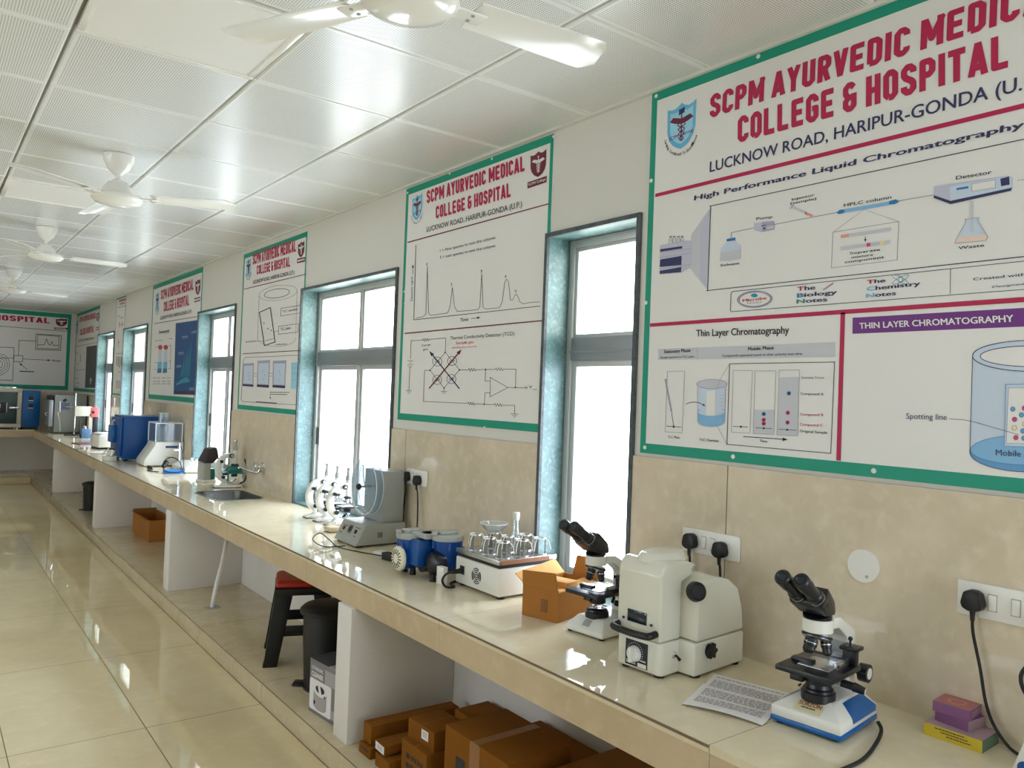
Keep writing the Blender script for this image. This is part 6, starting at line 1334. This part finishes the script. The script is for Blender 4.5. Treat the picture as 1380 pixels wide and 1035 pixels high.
def pedal_bin(label, loc, rz, k=1.0, sticker=True):
    t = thing('pedal_bin', label, 'bin', loc, rz, 'black pedal bins under the worktop'); t.scale = (k, k, k)
    b = MB(); b.lathe([(.001, .012), (.115, .012), (.118, .03), (.132, .38), (.128, .385)], 'black_plastic', n=36); b.cyl((0, 0, 0), (0, 0, .014), .12, 'black_plastic', n=30); b.build('bucket', t)
    b = MB(); b.lathe([(.134, .372), (.146, .376), (.148, .395), (.13, .412), (.08, .425), (.001, .43)], 'black_plastic', n=36); b.build('lid', t)
    b = MB(); b.box(-.17, -.1, -.035, .035, .006, .018, 'black_plastic', .004); b.build('pedal', t)
    if sticker: b = MB(); P = lambda a_, z: (-(.1192 + .014 * (z - .03) / .35) * math.cos(R(a_)), -(.1192 + .014 * (z - .03) / .35) * math.sin(R(a_)), z); b.add([P(-14, .2), P(12, .2), P(12, .3), P(-14, .3)], [(0, 1, 2, 3)], 'paper'); Q = lambda a_, z: tuple(Vector(P(a_, z)) * 1.004); b.add([Q(-2, .2), Q(12, .2), Q(12, .225), Q(-2, .225)], [(0, 1, 2, 3)], 'blue'); scribble(b, Q(-12, .295), Q(9, .295), Q(-12, .235), 'ink', 5, 4); b.build('sticker', t, flat=True)
    return t
pedal_bin('black pedal bin with a sticker, behind the grey printed carton', (-.43, 1.36, PLZ), R(-35), 1.0)
pedal_bin('small black bin far under the worktop, half behind a partition', (-.46, 7.9, PLZ), R(-10), .78, False)
# grey printed carton
t = thing('printed_carton', 'grey printed carton of an ultrasonic cleaner, behind the white partition', 'carton', (-.61, .958, PLZ), R(5.8)); b = MB(); gc = mat('grey_print_card', (128, 124, 126), .5); g2 = mat('light_grey_print', (168, 166, 168), .5)
b.box(0, .2, -.125, .168, 0, .245, gc, .002); b.build('box', t)
b = MB(); b.box(-.002, .13, -.001, .168, .2455, .248, mat('charcoal_flap', (66, 68, 70), .6)); b.box(.0, .13, -.125, -.003, .2455, .248, g2); b.build('top_flap', t, flat=True)
b = MB(); x = -.0009
b.box(-.0006, .0, -.124, .03, .02, .225, g2); b.prism(rrect(-.03, .162, .016, .158, .012), 0, -.0012, -.0006, 'paper')
b.prism([(.066 + .058 * math.cos(R(q)), .045 + .02 * math.sin(R(q))) for q in range(180, 361, 15)] + [(.124, .115), (.008, .115)], 0, -.0018, -.0012, mat('print_silver', (176, 168, 170), .5)); b.prism([(.066 + .058 * math.cos(R(q)), .117 + .027 * math.sin(R(q))) for q in range(0, 360, 15)], 0, -.0024, -.0018, 'paper'); b.prism([(.066 + .04 * math.cos(R(q)), .122 + .017 * math.sin(R(q))) for q in range(0, 360, 15)], 0, -.003, -.0024, 'ink'); b.prism([(.05, .105), (.065, .14), (.085, .138), (.072, .104)], 0, -.0034, -.003, 'paper')
b.prism([(.022 + .006 * math.cos(R(q)), .1 + .006 * math.sin(R(q))) for q in range(0, 360, 30)], 0, -.0034, -.003, 'ink'); b.prism([(.112 + .007 * math.cos(R(q)), .055 + .01 * math.sin(R(q))) for q in range(0, 360, 30)], 0, -.0034, -.003, 'ink')
lettering(b, 'ULTRASONIC', (x, .15, .2), (x, .045, .2), (x, .15, .216), 'paper', .02); lettering(b, 'CLEANER', (x, .15, .168), (x, .045, .168), (x, .15, .19), 'paper', .04); b.box(-.0014, -.0006, -.11, -.035, .06, .16, gc); b.build('print', t, flat=True)
# brown cartons
def carton(label, x0, y0, z0, sx, sy, sz, rz=0, tape=False, flaps=False, label_at=None, writing=False, group='brown cartons under the near end of the worktop', m_='card_ochre_shaded'):
    """x0,y0 = corner nearest the aisle on its far (+y) side; runs -y and +x from there"""
    t = thing('cardboard_box', label, 'box', (x0, y0, z0), rz, group); b = MB()
    b.box(0, sx, -sy, 0, 0, sz, m_, .002); b.box(.002, sx - .002, -sy / 2 - .0012, -sy / 2 + .0012, sz - .0004, sz + .0006, 'card_dark'); b.build('box', t)
    if tape: b = MB(); b.box(-.0008, .0, -sy * .58, -sy * .42, sz * .05, sz, 'tape'); b.box(-.0008, sx, -sy * .55, -sy * .45, sz, sz + .001, 'tape'); b.build('tape', t, flat=True)
    if label_at: y, z, wd, hg = label_at; b = MB(); b.box(-.0012, -.0003, y - wd / 2, y + wd / 2, z - hg / 2, z + hg / 2, 'paper'); scribble(b, (-.0016, y + wd * .3, z + hg * .3), (-.0016, y - wd * .3, z + hg * .3), (-.0016, y + wd * .3, z - hg * .3), 'grey_enamel', 3, 3); b.build('paper_label', t, flat=True)
    if writing: b = MB(); scribble(b, (-.0006, -sy * .2, sz * .75), (-.0006, -sy * .85, sz * .75), (-.0006, -sy * .2, sz * .35), 'ink', writing, 4, .7, int(sx * 1000)); b.build('print', t, flat=True)
    return t
carton('large taped brown carton, biggest in front of the pile under the worktop', -.6, -.005, PLZ, .27, .37, .325, 0, True, writing=1)
carton('brown carton with printed marks, standing just behind the large taped one', -.30, .385, PLZ, .17, .33, .185, 0, writing=3)
carton('low brown carton carrying the small white-labelled box', -.6, .297, PLZ, .22, .185, .168, 0, writing=2)
carton('small brown box with a white label, on top of the low carton', -.578, .29, PLZ + .1685, .15, .175, .075, R(3), label_at=(-.115, .045, .045, .035))
carton('flat brown box with a white end label, lying among the long thin boxes', -.616, .483, PLZ + .06, .34, .085, .037, R(-2), label_at=(-.045, .019, .075, .03))
carton('long thin brown box lying on top at the partition side', -.61, .60, PLZ + .055, .42, .075, .075, R(-2))
carton('small brown box with handwriting, beside the partition on the plinth', -.62, .615, PLZ, .3, .10, .045, 0, writing=1)
carton('small plain brown box at the front under the flat labelled one', -.62, .47, PLZ, .25, .115, .052, 0)
carton('dark brown carton deep under the worktop, right of the large taped one', -.47, -.43, PLZ, .34, .5, .30, 0)
carton('brown carton deep under the worktop near the lower edge of the photo', -.58, -1.02, PLZ, .3, .4, .25, 0, tape=True)
carton('plain brown carton at the back wall behind the large taped one', -.30, .03, PLZ, .17, .40, .225, 0)
t = thing('cardboard_box', 'open brown box standing alone under the far part of the worktop', 'box', (-.345, 5.6, PLZ), R(0)); b = MB(); lx, ly, lz = .22, .70, .205
b.box(0, lx, 0, ly, 0, .004, 'card'); b.box(0, .004, 0, ly, .004, lz, 'card'); b.box(lx - .004, lx, 0, ly, .004, lz, 'card'); b.box(.004, lx - .004, 0, .004, .004, lz, 'card'); b.box(.004, lx - .004, ly - .004, ly, .004, lz, 'card'); b.build('walls', t, flat=True)
b = MB(); hull(b, [(.0, .01, lz), (.0, ly - .01, lz), (-.03, .02, lz + .004), (-.03, ly - .02, lz + .01)], 'card'); hull(b, [(.0, ly, lz), (lx, ly, lz), (0, ly + .005, lz + .02), (lx, ly + .005, lz + .02)], 'card_dark'); b.build('flap', t, flat=True)
b = MB(); scribble(b, (-.0008, .38, .14), (-.0008, .16, .14), (-.0008, .38, .06), 'card_dark', 4, 4, .9, 3); b.build('print', t, flat=True)
